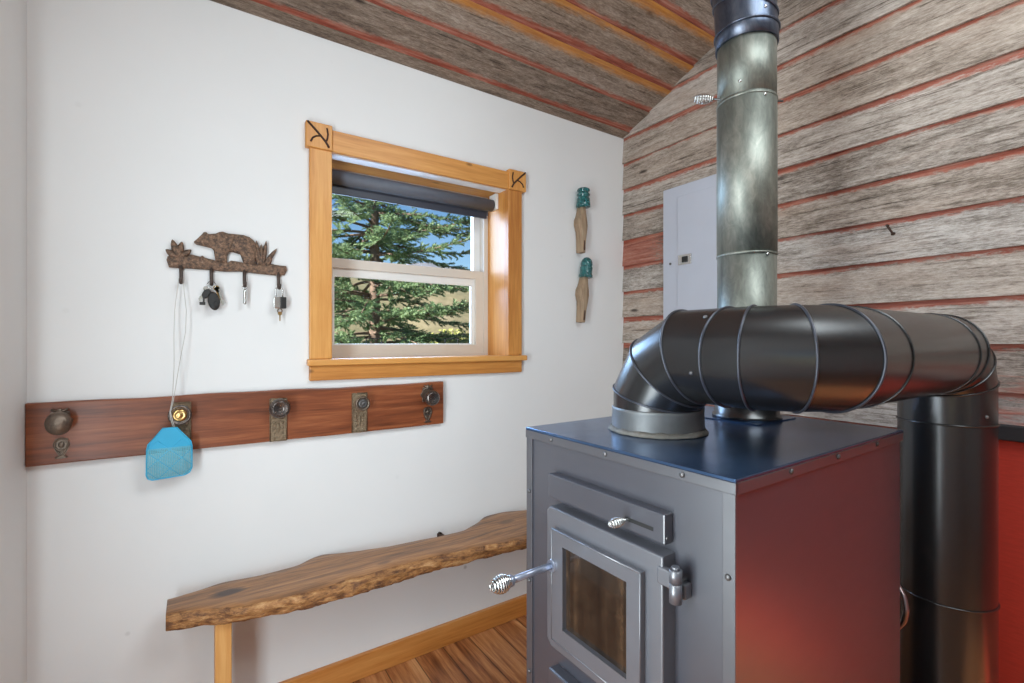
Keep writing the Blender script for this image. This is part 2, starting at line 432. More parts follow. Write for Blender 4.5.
M['trim'] = paint('black trim', srgb(40, 36, 36), .5)
M['conduit'] = paint('flexible steel conduit', srgb(156, 140, 138), .35, .9)
M['nail'] = paint('rusty nail', srgb(70, 52, 42), .6, .4)
M['bark2'] = paint('spruce bark', srgb(104, 88, 76), .85, 0, .3, 20)
def leafmat(name, a, b):
    t = NT(name)
    n = t.noise(t.obj(), 1.7, 4, .6)
    n2 = t.noise(t.obj(), 14, 3, .6)
    col = t.ramp(t.math('ADD', t.math('MULTIPLY', n, .5), t.math('MULTIPLY', n2, .5)), [(.36, a), (.64, b)])
    d = t.n('ShaderNodeBsdfPrincipled', {'Base Color': col, 'Roughness': .6}).outputs[0]
    tr = t.n('ShaderNodeBsdfTranslucent', {0: col}).outputs[0]
    mx = t.n('ShaderNodeMixShader', {0: .3, 1: d, 2: tr})
    t.t.links.new(mx.outputs[0], t.out.inputs[0])
    return t.m
M['needle'] = leafmat('spruce needles', srgb(62, 94, 66), srgb(134, 160, 114))
M['leaf'] = leafmat('yellow green leaves', srgb(124, 134, 62), srgb(172, 176, 102))
def groundmat(name, a, b, c, sc):
    t = NT(name)
    n = t.noise(t.obj(), sc, 6, .65); n2 = t.noise(t.obj(), sc * 9, 4, .6)
    col = t.ramp(t.math('ADD', t.math('MULTIPLY', n, .6), t.math('MULTIPLY', n2, .4)), [(.35, a), (.52, b), (.68, c)])
    t.bsdf(col, .9)
    return t.m
M['ground'] = groundmat('dry meadow', srgb(104, 98, 66), srgb(136, 128, 90), srgb(156, 148, 112), .25)
M['hill'] = groundmat('dry hillside', srgb(78, 82, 58), srgb(114, 108, 82), srgb(136, 128, 104), .09)
M['mount'] = groundmat('grey mountain', srgb(84, 90, 100), srgb(106, 112, 122), srgb(124, 130, 138), .04)

# ------------------------------------------------------------------ room shell
YA, XB, XC, YD = 1.866, 1.989, -.395, -2.87
def roofz(y):
    yr = (YA + YD) / 2
    return 2.43 + .42 * (YA - y if y > yr else y - YD)

def wall_boxes(name, boxes, mat, label):
    m = MB()
    for b in boxes: m.box(*b)
    o = m.build(name, mat)
    return tag(o, label, 'wall', kind='structure')

HX0, HX1, HZ0, HZ1 = .411, 1.220, 1.215, 2.030       # hole for the window
wall_boxes('wall_back', [(XC - .12, HX0, YA, 2.07, -.3, 2.75), (HX1, XB + .14, YA, 2.07, -.3, 2.75), (HX0, HX1, YA, 2.07, -.3, HZ0), (HX0, HX1, YA, 2.07, HZ1, 2.75)], M['wall'],
           'plain white painted wall with the window, coat rack and bench on it')
DY0, DY1 = -1.25, -.30                               # added unseen door in the left wall, lets the sun patch in
AY0, AY1 = .30, 1.45                                 # added unseen opening for the side key light, left of the camera
XL = XC - .12
wall_boxes('wall_left', [(XL, XC, AY1, YA + .1, -.3, 4.0), (XL, XC, DY1, AY0, -.3, 4.0), (XL, XC, YD - .1, DY0, -.3, 4.0), (XL, XC, DY0, DY1, 2.12, 4.0), (XL, XC, AY0, AY1, 2.08, 4.0), (XL, XC, DY0, DY1, -.3, 0), (XL, XC, AY0, AY1, -.3, 0)], M['wall'],
           'white painted side wall at the left edge of the photo')
wall_boxes('wall_added_shell', [(-2.7, XL, AY0 - .5, AY0 - .4, -.3, 2.6), (-2.7, XL, AY1 + .4, AY1 + .5, -.3, 2.6), (-2.8, -2.7, AY0 - .5, AY1 + .5, -.3, 2.6), (-2.8, XL, AY0 - .5, AY1 + .5, 2.5, 2.6), (-2.8, XL, AY0 - .5, AY1 + .5, -.3, 0)], M['wall'],
           'unseen white shell added left of the camera to keep the sun out of the key light opening')  # added shell, blocks sun from the key light opening
FX0, FX1, FZ0, FZ1 = -.25, .45, .9, 1.9
wall_boxes('wall_front', [(XC - .12, FX0, YD - .12, YD, -.3, 4.0), (FX1, XB + .14, YD - .12, YD, -.3, 4.0), (FX0, FX1, YD - .12, YD, FZ1, 4.0), (FX0, FX1, YD - .12, YD, -.3, FZ0)], M['wall'],
           'white painted wall behind the camera with a wide opening')

def board_strip(m, pts_lo, pts_hi, uvlo, uvhi, nrm, out_lo, out_hi, lip):
    """one lapped board: face leaning out at its lower edge, plus the lip under it"""
    N = Vector(nrm)
    a, b = [Vector(p) for p in pts_lo]; c, d = [Vector(p) for p in pts_hi]
    i = m.add([a + N * out_lo, b + N * out_lo, d + N * out_hi, c + N * out_hi], [(0, 1, 2, 3)])
    m.uv[len(m.f) - 1] = [uvlo[0], uvlo[1], uvhi[1], uvhi[0]]
    m.add([a + N * lip, b + N * lip, b + N * out_lo, a + N * out_lo], [(0, 1, 2, 3)])
    m.uv[len(m.f) - 1] = [uvlo[0], uvlo[1], uvlo[1], uvlo[0]]

m = MB()
z = 1.8606 - .142 * 13
def ylim(zz):
    if zz <= 2.43: return YA, YD
    dy = (zz - 2.43) / .42
    return YA - dy, YD + dy
while z < 3.42:
    z0 = max(z, 0); z1 = min(z + .142, 3.42)
    a0, b0 = ylim(z0); a1, b1 = ylim(z1)
    board_strip(m, [(XB, a0, z0), (XB, b0, z0)], [(XB, a1, z1), (XB, b1, z1)], [(a0, z0 + 1e-4), (b0, z0 + 1e-4)], [(a1, z1 - 1e-4), (b1, z1 - 1e-4)], (-1, 0, 0), .013, .002, .002)
    z += .142
m.prism([(YA, -.3), (YD, -.3), (YD, 2.43), ((YA + YD) / 2, 3.424), (YA, 2.43)], XB + .003, XB + .14, 'X')
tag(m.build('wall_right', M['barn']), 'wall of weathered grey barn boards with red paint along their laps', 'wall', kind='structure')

m = MB()
sl = math.hypot(1, .42); half = (YA - YD) / 2
def cpt(x, s, side):
    dy = s / sl
    return (x, (YA - dy) if side > 0 else (YD + dy), 2.43 + .42 * dy)
for side in (1, -1):
    N = (0, -side * .42 / sl * -1 * -1, -1 / sl)
    N = Vector((0, -side * .42, -1)).normalized()
    s = .055 - .145
    smax = half * sl
    while s < smax:
        s0 = max(s, 0); s1 = min(s + .145, smax)
        board_strip(m, [cpt(XC, s0, side), cpt(XB, s0, side)], [cpt(XC, s1, side), cpt(XB, s1, side)], [(XC, s0 + 1e-4), (XB, s0 + 1e-4)], [(XC, s1 - 1e-4), (XB, s1 - 1e-4)], N, .001, .010, .010 if s0 > 0 else .001)
        s += .145
ym = (YA + YD) / 2; zr = 2.43 + .42 * half
m.prism([(YA + .25, 2.435 - .105), (ym, zr + .006), (YD - .25, 2.435 - .105), (YD - .25, 2.6), (ym, zr + .25), (YA + .25, 2.6)], XC - .2, XB + .2, 'X')
tag(m.build('ceiling', M['ceil']), 'sloping ceiling of reclaimed barn boards with orange and red paint streaks', 'ceiling', kind='structure')

m = MB(); m.box(XC - .1, XB + .1, YD - .1, 2.0, -.06, 0)
tag(m.build('floor', M['floor']), 'reddish brown striped laminate plank floor', 'floor', kind='structure')

m = MB(); m.box(XC, XB - .014, YA - .019, YA, 0, .091, .003)
tag(m.build('baseboard_back', M['base']), 'varnished fir baseboard under the bench along the white wall', 'baseboard', kind='structure')
m = MB(); m.box(XC, XC + .019, AY1 + .02, YA - .02, 0, .091, .003)
tag(m.build('baseboard_left', M['base']), 'varnished fir baseboard along the left white wall', 'baseboard', kind='structure')
# red sheet metal wainscot and its black cap
m = MB()
m.box(XB - .0165, XB - .0135, YD + .02, .52, .005, 1.012)
tag(m.build('wainscot', M['redmetal']), 'red sheet metal panel on the lower barn board wall behind the large duct', 'wall panel', kind='structure')
m = MB(); m.box(XB - .034, XB - .0125, YD + .02, .52, 1.012, 1.058, .004)
tag(m.build('trim_1', M['trim']), 'black trim strip capping the red metal panel', 'trim', kind='structure')

# unseen added door shaping the sun patch and opening frame behind the camera
d1 = empty('added_door_1', (XC, 0, 0), 0, 'unseen glazed white door added in the left wall to shape the sun patch', 'door', kind='structure')
m = MB()
for b in ((-.12, 0.016, DY0, DY0 + .06, 0, 2.12), (-.12, 0.016, DY1 - .06, DY1, 0, 2.12), (-.12, 0.016, DY0, DY1, 2.06, 2.12)): m.box(*b, .004)
m.box(-.08, -.04, DY0 + .06, DY1 - .06, .0, .95, .003); m.box(-.08, -.04, DY0 + .06, DY0 + .16, .95, 2.06, .003); m.box(-.08, -.04, DY1 - .12, DY1 - .06, .95, 2.06, .003); m.box(-.08, -.04, DY0 + .06, DY1 - .06, 1.74, 2.06, .003)
m.build('door_frame', M['white'], d1)
m = MB(); m.box(-.063, -.057, DY0 + .16, DY1 - .12, .95, 1.74); m.build('pane', M['pane'], d1)

# ------------------------------------------------------------------ window
w1 = empty('window_1', (.8155, YA, 1.233), 0, 'small pine framed double hung window with a view of a conifer', 'window', kind='structure')
def wb(name, mat, boxes, bev=.002, parent=w1):
    m = MB()
    for b in boxes: m.box(*b, bev)
    o = m.build(name, mat)
    o.parent = parent
    o.matrix_parent_inverse = Matrix.Translation((-.8155, -YA, -1.233)) if parent is w1 else Matrix.Identity(4)
    return o
X0, X1, Z0, Z1 = .423, 1.208, 1.233, 2.012
wb('jamb_lining', M['pineZ'], [(HX0, X0, YA - .002, 2.035, Z0 - .015, Z1 + .015), (X1, HX1, YA - .002, 2.035, Z0 - .015, Z1 + .015)], .001)
wb('jamb_lining', M['pineX'], [(X0, X1, YA - .002, 2.035, Z1, HZ1), (X0, X1, YA - .002, 2.035, HZ0, Z0)], .001)
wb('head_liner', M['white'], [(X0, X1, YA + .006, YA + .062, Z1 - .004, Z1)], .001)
wb('casing_side', M['pineZ'], [(.345, .423, YA - .019, YA, 1.235, 2.008)], .003)
wb('casing_side', M['pineZ'], [(1.208, 1.284, YA - .019, YA, 1.235, 2.008)], .003)
wb('casing_head', M['pineX'], [(.423, 1.208, YA - .019, YA, 2.008, 2.088)], .003)
wb('window_stool', M['pineX'], [(.337, 1.304, YA - .036, YA + .0, 1.211, 1.235)], .004)
wb('apron', M['pineX'], [(.345, 1.284, YA - .019, YA, 1.156, 1.211)], .003)
def rosette(xa, xb, flip):
    r = wb('rosette', M['ros'], [(xa, xb, YA - .027, YA, 2.006, 2.100)], .003)
    W = xb - xa; H = .094; y = YA - .0275
    def Q(a, b): 
        a = 1 - a if flip else a
        return (xa + a * W, y, 2.006 + b * H)
    m = MB()
    m.tube([Q(.05, .97), Q(.3, .74), Q(.55, .5), Q(.74, .3), Q(.86, .1)], .0042, 6)
    m.tube([Q(.56, .5), Q(.38, .46), Q(.24, .36), Q(.17, .2)], .0032, 6)
    m.tube([Q(.78, .85), Q(.82, .62), Q(.80, .45), Q(.74, .3)], .0032, 6)
    o = m.build('carved_twig', M['burn'], r); o['label'] = 'dark burnt twig carved into the corner block'
rosette(.331, .423, False); rosette(1.207, 1.303, True)
# vinyl unit
FY0, FY1 = 2.035, 2.115
wb('window_frame', M['vinyl'], [(X0 - .01, X0 + .018, FY0, FY1, Z0 - .01, Z1 + .01), (X1 - .022, X1 + .01, FY0, FY1, Z0 - .01, Z1 + .01), (X0 + .018, X1 - .022, FY0 + .0005, FY1, Z1 - .02, Z1 + .01), (X0 + .018, X1 - .022, FY0 + .0005, FY1, Z0 - .012, Z0 + .012)], .0005)
wb('upper_sash', M['white'], [(X0 + .018, X0 + .045, 2.078, 2.108, 1.62, Z1 - .02), (X1 - .057, X1 - .022, 2.078, 2.108, 1.62, Z1 - .02), (X0 + .045, X1 - .057, 2.0775, 2.108, Z1 - .05, Z1 - .02), (X0 + .045, X1 - .057, 2.0775, 2.108, 1.62, 1.645)], .0005)
wb('lower_sash', M['vinyl'], [(X0 + .012, X0 + .048, 2.040, 2.074, Z0 + .012, 1.645), (X1 - .066, X1 - .022, 2.040, 2.074, Z0 + .012, 1.645), (X0 + .048, X1 - .066, 2.0395, 2.074, 1.606, 1.645), (X0 + .048, X1 - .066, 2.0395, 2.074, Z0 + .012, Z0 + .052)], .0005)
wb('glazing_bead', M['white'], [(X0 + .048, X0 + .056, 2.052, 2.07, Z0 + .052, 1.606), (X1 - .085, X1 - .066, 2.052, 2.07, Z0 + .052, 1.606), (X0 + .056, X1 - .085, 2.0515, 2.07, 1.572, 1.606), (X0 + .056, X1 - .085, 2.0515, 2.07, Z0 + .052, Z0 + .058)], .0005)
wb('pane', M['pane'], [(X0 + .045, X1 - .057, 2.092, 2.096, 1.645, Z1 - .05)], 0)
wb('pane', M['pane'], [(X0 + .05, X1 - .07, 2.060, 2.064, Z0 + .052, 1.606)], 0)
for xx in (.655, 1.035):
    wb('screen_latch', M['black'], [(xx - .036, xx + .036, 2.085, 2.09, 1.312, 1.316), (xx - .036, xx - .032, 2.085, 2.09, 1.287, 1.316), (xx + .032, xx + .036, 2.085, 2.09, 1.287, 1.316)], 0)
wb('screen_rail', M['black'], [(X0 + .02, X1 - .02, 2.108, 2.112, 1.280, 1.288)], 0)

# roller shade
rs = empty('roller_shade', (.815, 1.962, 1.953), 0, 'rolled-up charcoal roller shade at the top of the pine window', 'window shade')
m = MB(); m.cyl((-.382, 0, 0), (.372, 0, 0), .028, 24); m.build('roller', M['shade'], rs)
m = MB(); m.box(-.38, .362, .018, .0195, -.046, .0); m.build('shade_fabric', M['shade'], rs)
m = MB(); m.box(-.38, .352, .013, .025, -.062, -.030, .002); m.build('hem_bar', M['hem'], rs)
for s in (-1, 1):
    m = MB(); m.box(.376 if s > 0 else -.391, .391 if s > 0 else -.384, -.03, .03, -.02, .054, .002); m.build('bracket', M['white'], rs)['label'] = 'white plastic shade bracket'

# ------------------------------------------------------------------ coat rack of old door knobs
cr = empty('coat_rack', (.24, YA, 1.04), 0, 'long red-brown coat board with five antique door knobs below the window', 'coat rack')
def CP(x, y, z): return (x - .24, y - YA, z - 1.04)
m = MB()
n = 24; X = [-.393 + (.875 + .393) * i / n for i in range(n + 1)]
R = []
for i, x in enumerate(X):
    t = .0016 * math.sin(x * 9) + .0012 * math.sin(x * 23 + 1)
    R.append([CP(x, YA - .001, .951), CP(x, YA - .021, .952 + t * .4), CP(x, YA - .022, .955 + t * .4), CP(x, YA - .022, 1.124 + t), CP(x, YA - .020, 1.128 + t), CP(x, YA - .001, 1.128 + t)])
m.rings(R, smooth=False); m.build('board', M['rack'], cr)
def knob(parent, c, r, ax, mat, style, face=None):
    face = face or M['brasslite']
    m = MB()
    if style == 'oval':
        m.lathe([(.012, 0), (.011, .018), (.6 * r, .026), (.92 * r, .034), (r, .043), (.93 * r, .052), (.7 * r, .059), (.3 * r, .063), (.001, .064)], c, ax, 24, 0, 1.0, .88)
    elif style == 'round':
        m.lathe([(.014, 0), (.010, .008), (.010, .022), (.62 * r, .03), (.93 * r, .038), (r, .047), (.93 * r, .056), (.7 * r, .062), (.66 * r, .0625), (.62 * r, .0612), (.34 * r, .065), (.30 * r, .0635), (.001, .066)], c, ax, 24)
    else:
        m.lathe([(.014, 0), (.010, .008), (.010, .026), (.7 * r, .034), (r, .042), (r, .048), (.86 * r, .052), (.80 * r, .0505), (.70 * r, .048)], c, ax, 28)
    o = m.build('knob', mat, parent)
    if style == 'ring':
        m = MB(); m.lathe([(.66 * r, .046), (.62 * r, .052), (.42 * r, .055), (.36 * r, .0535), (.18 * r, .056), (.001, .057)], c, ax, 24)
        m.build('knob_face', face, parent)
AX = (0, -1, 0); YF = YA - .022
def escutcheon(parent, x, z, h, mat):
    m = MB()
    w = h * .62
    L = [(-.30, .02), (-.18, .16), (-.40, .45), (-.5, .72), (-.34, .95), (0, 1), (.34, .95), (.5, .72), (.40, .45), (.18, .16), (.30, .02), (0, 0)]
    m.prism([CP(x + a * w, 0, z + (b - .5) * h)[::2] for a, b in L], YF - YA + .0005, YF - YA - .003, 'Y')
    ring = [CP(x + .40 * w * math.sin(a), YF - .004, z + .17 * h + .28 * h * math.cos(a)) for a in [2 * PI * k / 20 for k in range(20)]]
    m.tube(ring, .0026, 6, True)
    for s in (-1, 1): m.tube([CP(x + s * .30 * w, YF - .004, z - .02 * h), CP(x + s * .1 * w, YF - .004, z - .28 * h), CP(x - s * .18 * w, YF - .004, z - .40 * h), CP(x - s * .34 * w, YF - .004, z - .45 * h)], .0024, 6)
    m.ball(CP(x, YF - .004, z + .17 * h), .007, 1, .5, 1.3)
    m.build('keyhole_cover', mat, parent)
def rose(parent, x, z, h, mat):
    m = MB()
    pts = []
    for k in range(48):
        a = 2 * PI * k / 48; r = h * .5 * (1 + .10 * math.cos(8 * a))
        pts.append(CP(x + r * .78 * math.sin(a), 0, z + r * math.cos(a))[::2])
    m.prism(pts, YF - YA + .0005, YF - YA - .004, 'Y', bev=.001)
    for s in (-1, 1): 
        m.tube([CP(x - s * .018, YF - .005, z + h * .52), CP(x, YF - .006, z + h * .40), CP(x + s * .020, YF - .005, z + h * .30)], .003, 6)
    m.ball(CP(x, YF - .005, z + h * .46), .006, 1, .6, 1)
    m.build('back_plate', mat, parent)
def plate(parent, x0, x1, z0, z1, mat):
    m = MB()
    a = CP(x0, YF, z0); b = CP(x1, YF - .004, z1)
    m.box(a[0], b[0], b[1], a[1] + .0005, a[2], b[2], .0012)
    for (p, q) in (((x0, z0), (x0, z1)), ((x1, z0), (x1, z1)), ((x0, z0), (x1, z0)), ((x0, z1), (x1, z1))):
        m.tube([CP(p[0], YF - .004, p[1]), CP(q[0], YF - .004, q[1])], .0022, 6)
    xc = (x0 + x1) / 2; h = z1 - z0
    m.ball(CP(xc, YF - .004, z0 + .30 * h), .008, .8, .4, 2.2)
    for k in range(5):
        for s in (-1, 1): m.ball(CP(xc + s * .013, YF - .004, z0 + .06 * h + k * .12 * h), .0045, 1, .5, 1.2)
    m.build('back_plate', mat, parent)
k1 = empty('door_knob'); k1.parent = cr; k1['label'] = 'oval knob over a pierced keyhole cover'
rose(k1, -.322, 1.073, .066, M['bronze']); knob(k1, CP(-.318, YF, 1.072), .033, AX, M['bronze'], 'oval'); escutcheon(k1, -.319, .996, .060, M['bronze'])
k2 = empty('door_knob'); k2.parent = cr; k2['label'] = 'knob with a bright brass face'
plate(k2, -.062, -.014, .956, 1.106, M['plate']); knob(k2, CP(-.041, YF, 1.072), .031, AX, M['darkknob'], 'ring')
k3 = empty('door_knob'); k3.parent = cr; k3['label'] = 'large dark knob on a long plate'
plate(k3, .215, .267, .953, 1.100, M['plate']); knob(k3, CP(.240, YF, 1.071), .034, AX, M['darkknob'], 'round')
k4 = empty('door_knob'); k4.parent = cr; k4['label'] = 'ringed knob on a long plate'
plate(k4, .495, .550, .954, 1.102, M['plate']); knob(k4, CP(.522, YF, 1.067), .027, AX, M['bronze'], 'ring', M['screw'])
k5 = empty('door_knob'); k5.parent = cr; k5['label'] = 'round knob on a pierced plate'
rose(k5, .803, 1.080, .074, M['bronze']); knob(k5, CP(.803, YF, 1.070), .032, AX, M['darkknob'], 'round'); escutcheon(k5, .803, .996, .066, M['bronze'])

# ------------------------------------------------------------------ bear key rack
kr = empty('key_rack', (.095, YA, 1.55), 0, 'rusty cast iron key rack with a walking bear on a log', 'key rack')
K0 = (.095, YA, 1.55)
def KP(x, y, z): return (x - K0[0], y - K0[1], z - K0[2])
def relief(name, outline, d0, d1, bump_amp, mat, parent, cx=None):
    """an outline cast with a rounded face"""
    bm = bmesh.new()
    vs = [bm.verts.new((a - K0[0], 0, b - K0[2])) for a, b in outline]
    f = bm.faces.new(vs)
    bmesh.ops.triangulate(bm, faces=[f])
    for _ in range(3):
        bmesh.ops.subdivide_edges(bm, edges=[e for e in bm.edges if e.calc_length() > .006], cuts=1)
        bmesh.ops.triangulate(bm, faces=bm.faces[:])
    bmesh.ops.recalc_face_normals(bm, faces=bm.faces[:])
    bnd = [e for e in bm.edges if e.is_boundary]
    segs = [(e.verts[0].co.copy(), e.verts[1].co.copy()) for e in bnd]
    def dist(p):
        best = 1e9
        for a, b in segs:
            ab = b - a; t = max(0, min(1, (p - a).dot(ab) / max(ab.length_squared, 1e-12)))
            best = min(best, (p - a - ab * t).length)
        return best
    front = [v for v in bm.verts]
    D = {v: dist(v.co) for v in front}
    geo = bmesh.ops.extrude_face_region(bm, geom=bm.faces[:])
    new = [g for g in geo['geom'] if isinstance(g, bmesh.types.BMVert)]
    for v in new: v.co.y = -d0
    for v in front:
        dd = D[v]
        h = d1 + bump_amp * math.sqrt(min(1, dd / .022)) + .0016 * mnoise.noise(v.co * 160)
        v.co.y = -h
    m = MB(); m.frombm(bm, 0, None, True)
    return m.build(name, mat, parent)
BAR = [(-0.077, 1.558), (-0.074, 1.57), (-0.06, 1.575), (-0.039, 1.58), (-0.009, 1.581), (0.012, 1.577), (0.018, 1.581), (0.028, 1.572), (0.048, 1.569), (0.07, 1.565), (0.089, 1.565), (0.098, 1.572), (0.117, 1.571), (0.136, 1.568), (0.155, 1.569), (0.175, 1.566), (0.219, 1.572), (0.245, 1.569), (0.268, 1.568), (0.271, 1.554), (0.263, 1.536), (0.235, 1.533), (0.175, 1.535), (0.126, 1.538), (0.08, 1.534), (0.034, 1.536), (-0.009, 1.536), (-0.052, 1.535), (-0.071, 1.536)]
BEAR = [(-0.005, 1.624), (0.003, 1.632), (0.012, 1.644), (0.017, 1.650), (0.021, 1.657), (0.028, 1.659), (0.034, 1.653), (0.055, 1.657), (0.066, 1.664), (0.075, 1.666), (0.089, 1.662), (0.112, 1.662), (0.136, 1.662), (0.153, 1.657), (0.165, 1.648), (0.174, 1.635), (0.175, 1.618), (0.171, 1.598), (0.17, 1.562), (0.138, 1.562), (0.138, 1.581), (0.126, 1.596), (0.107, 1.601), (0.091, 1.601), (0.089, 1.585), (0.088, 1.562), (0.055, 1.562), (0.055, 1.579), (0.05, 1.6), (0.044, 1.608), (0.03, 1.611), (0.012, 1.614), (0.001, 1.616), (-0.004, 1.62)]
relief('log_bar', BAR, .0, .010, .008, M['rust'], kr)
relief('bear', BEAR, .002, .012, .010, M['rust'], kr)
def blade(name, p, q, w, parent):
    p = Vector(KP(p[0], YA - .012, p[1])); q = Vector(KP(q[0], YA - .016, q[1])); d = (q - p)
    side = Vector((-d.z, 0, d.x)).normalized()
    m = MB(); R = []
    for t, k in ((0, .45), (.25, .85), (.5, 1), (.75, .75), (.93, .35), (1, .05)):
        c = p + d * t; ww = w * k
        R.append([c - side * ww, c + Vector((0, -.004 * k - .001, 0)), c + side * ww, c + Vector((0, .003, 0))])
    m.rings(R); m.build(name, M['rust'], parent)
for tip in ((-.062, 1.623), (-.037, 1.619), (-.079, 1.590), (-.012, 1.596), (-.050, 1.607)): blade('leaf', (-.046, 1.565), tip, .011, kr)
for base, tip in (((.190, 1.562), (.173, 1.648)), ((.195, 1.562), (.204, 1.650)), ((.197, 1.564), (.237, 1.626)), ((.184, 1.562), (.170, 1.617)), ((.205, 1.562), (.221, 1.592)), ((.192, 1.562), (.188, 1.638))): blade('grass_blade', base, tip, .0075, kr)
HK = [-.039, .043, .138, .243]
for hx in HK:
    m = MB()
    m.tube([KP(hx, YA - .010, 1.545), KP(hx, YA - .012, 1.515), KP(hx, YA - .014, 1.497), KP(hx, YA - .020, 1.488), KP(hx, YA - .030, 1.486), KP(hx, YA - .037, 1.492), KP(hx, YA - .039, 1.500)], .0052, 10)
    m.build('hook', M['hook'], kr)

# fly swatter hung on the first hook
S0 = (-.039, YA - .028, 1.494)
fs = empty('fly_swatter', S0, 0, 'blue plastic fly swatter hanging by its wire handle from the bear key rack', 'fly swatter')
def SP(x, y, z): return (x - S0[0], y - S0[1], z - S0[2])
m = MB()
YH = YA - .026; YN = YA - .100
loop = []
for t in range(0, 13):
    a = PI * t / 12
    loop.append(SP(-.039 + .006 * math.cos(PI - a), YA - .0275, 1.4945 + .004 * math.sin(a)))
left = [SP(-.049, YA - .030, 1.46), SP(-.055, YA - .034, 1.40), SP(-.057, YA - .042, 1.33), SP(-.056, YA - .056, 1.22), SP(-.060, YA - .070, 1.12), SP(-.066, YA - .078, 1.085), SP(-.062, YA - .082, 1.055), SP(-.056, YA - .082, 1.036)]
right = [SP(-.031, YA - .030, 1.46), SP(-.025, YA - .034, 1.40), SP(-.027, YA - .042, 1.33), SP(-.044, YA - .056, 1.22), SP(-.057, YA - .070, 1.12), SP(-.064, YA - .079, 1.085), SP(-.058, YA - .083, 1.055), SP(-.053, YA - .083, 1.036)]
m.tube(list(reversed(left)) + loop + right, .0010, 6)
m.build('wire_handle', M['wire'], fs)
YS = YA - .083
xc = -.066
OUT = [(-.017, 1.037), (.017, 1.037), (.053, .990), (.056, .975), (.056, .905), (.050, .890), (.038, .883), (-.044, .879), (-.054, .884), (-.058, .896), (-.056, .975), (-.053, .990)]
def hp(a, z):   # the head leans slightly out from the wall
    return SP(xc + a, YS + (1.037 - z) * .16, z)
m = MB()
m.tube([hp(a, z) for a, z in OUT], .0022, 6, True)
top = [hp(*OUT[0]), hp(*OUT[1]), hp(.0535, .988), hp(.0535, .972), hp(-.0545, .972), hp(-.0535, .988)]
m.add(top + [(p[0], p[1] + .0015, p[2]) for p in top], [(0, 1, 2, 3, 4, 5), (11, 10, 9, 8, 7, 6)])
def inside(a, z):
    c = False; n = len(OUT)
    for i in range(n):
        x1, y1 = OUT[i]; x2, y2 = OUT[i - 1]
        if (y1 > z) != (y2 > z) and a < (x2 - x1) * (z - y1) / (y2 - y1) + x1: c = not c
    return c
def rib(a0, z0, a1, z1, r):
    N = 60; run = []
    for i in range(N + 1):
        a = a0 + (a1 - a0) * i / N; z = z0 + (z1 - z0) * i / N
        if inside(a, z): run.append(hp(a, z))
    if len(run) > 2: m.tube([run[0], run[-1]], r, 5)
for k in (-.09, -.03, .03, .09):
    rib(k - .06, .88, k + .06, 1.0, .0013); rib(k + .06, .88, k - .06, 1.0, .0013)
m.build('swatter_head', M['blue'], fs)
m = MB()
for k in range(27):
    a = -.056 + k * .0043
    rib(a, .876, a, .975, .0014)
for k in range(22):
    z = .884 + k * .0043
    rib(-.07, z, .07, z, .0014)
m.build('swatter_mesh', M['bluemesh'], fs)

# key bunch, little key, padlock
kb = empty('key_bunch', (.043, YA - .028, 1.49), 0, 'bunch of car keys with a black fob on the second hook of the bear rack', 'keys')
m = MB(); m.tube([(.012 * math.cos(a), -.001 + .003 * math.sin(a), -.005 + .012 * math.sin(a)) for a in [2 * PI * k / 20 for k in range(20)]], .0014, 6, True); m.build('split_ring', M['silver'], kb)
def loz(m, c, w, h, d, rot, seg=18):
    R = []
    ca, sa = math.cos(rot), math.sin(rot)
    for dd, k in ((-d, .8), (-d * .5, 1), (d * .5, 1), (d, .8)):
        R.append([(c[0] + (w * k * math.cos(a)) * ca - (h * k * math.sin(a)) * sa, c[1] + dd, c[2] + (w * k * math.cos(a)) * sa + (h * k * math.sin(a)) * ca) for a in [2 * PI * i / seg for i in range(seg)]])
    m.rings(R)
m = MB(); loz(m, (.006, -.006, -.058), .017, .030, .006, .15); loz(m, (.012, -.012, -.068), .006, .010, .002, .15); m.build('key_fob', M['black'], kb)
m = MB(); loz(m, (-.014, -.002, -.035), .011, .017, .004, -.5); m.box(-.024, -.019, -.005, -.002, -.070, -.045); m.box(-.033, -.017, -.006, -.001, -.072, -.062, .001); m.build('key', M['black'], kb)['label'] = 'black headed key'
def key(par, mat, x, z, rot, L):
    xf = Matrix.Translation((x, .004, z)) @ Matrix.Rotation(rot, 4, 'Y')
    m = MB(); m.box(-.0035, .0035, -.001, .001, -L, 0, 0, 0, xf); m.box(-.0055, -.003, -.001, .001, -L * .9, -L * .6, 0, 0, xf)
    m.prism([(.009 * math.cos(a), .009 * math.sin(a) + .004) for a in [2 * PI * k / 14 for k in range(14)]], -.001, .001, 'Y', xf=xf)
    return m.build('key', mat, par)
key(kb, M['silver'], -.016, -.022, .42, .040); key(kb, M['silver'], .018, -.022, -.34, .048); key(kb, M['brass'], .014, -.018, -.22, .036)
sk = empty('small_key', (.138, YA - .028, 1.49), 0, 'single slim silver key on the third hook of the bear rack', 'key')
m = MB(); m.tube([(.007 * math.cos(a), 0, -.005 + .008 * math.sin(a)) for a in [2 * PI * k / 16 for k in range(16)]], .0013, 6, True); m.build('split_ring', M['silver'], sk)
m = MB(); m.lathe([(.002, 0), (.0045, -.004), (.0052, -.012), (.0048, -.038), (.0058, -.042), (.0054, -.050), (.002, -.053)], (0, 0, -.012), (0, 0, 1), 12); m.build('key_blade', M['silver'], sk)
pl = empty('padlock', (.243, YA - .028, 1.49), 0, 'silver and black padlock with a small key on the last hook of the bear rack', 'padlock')
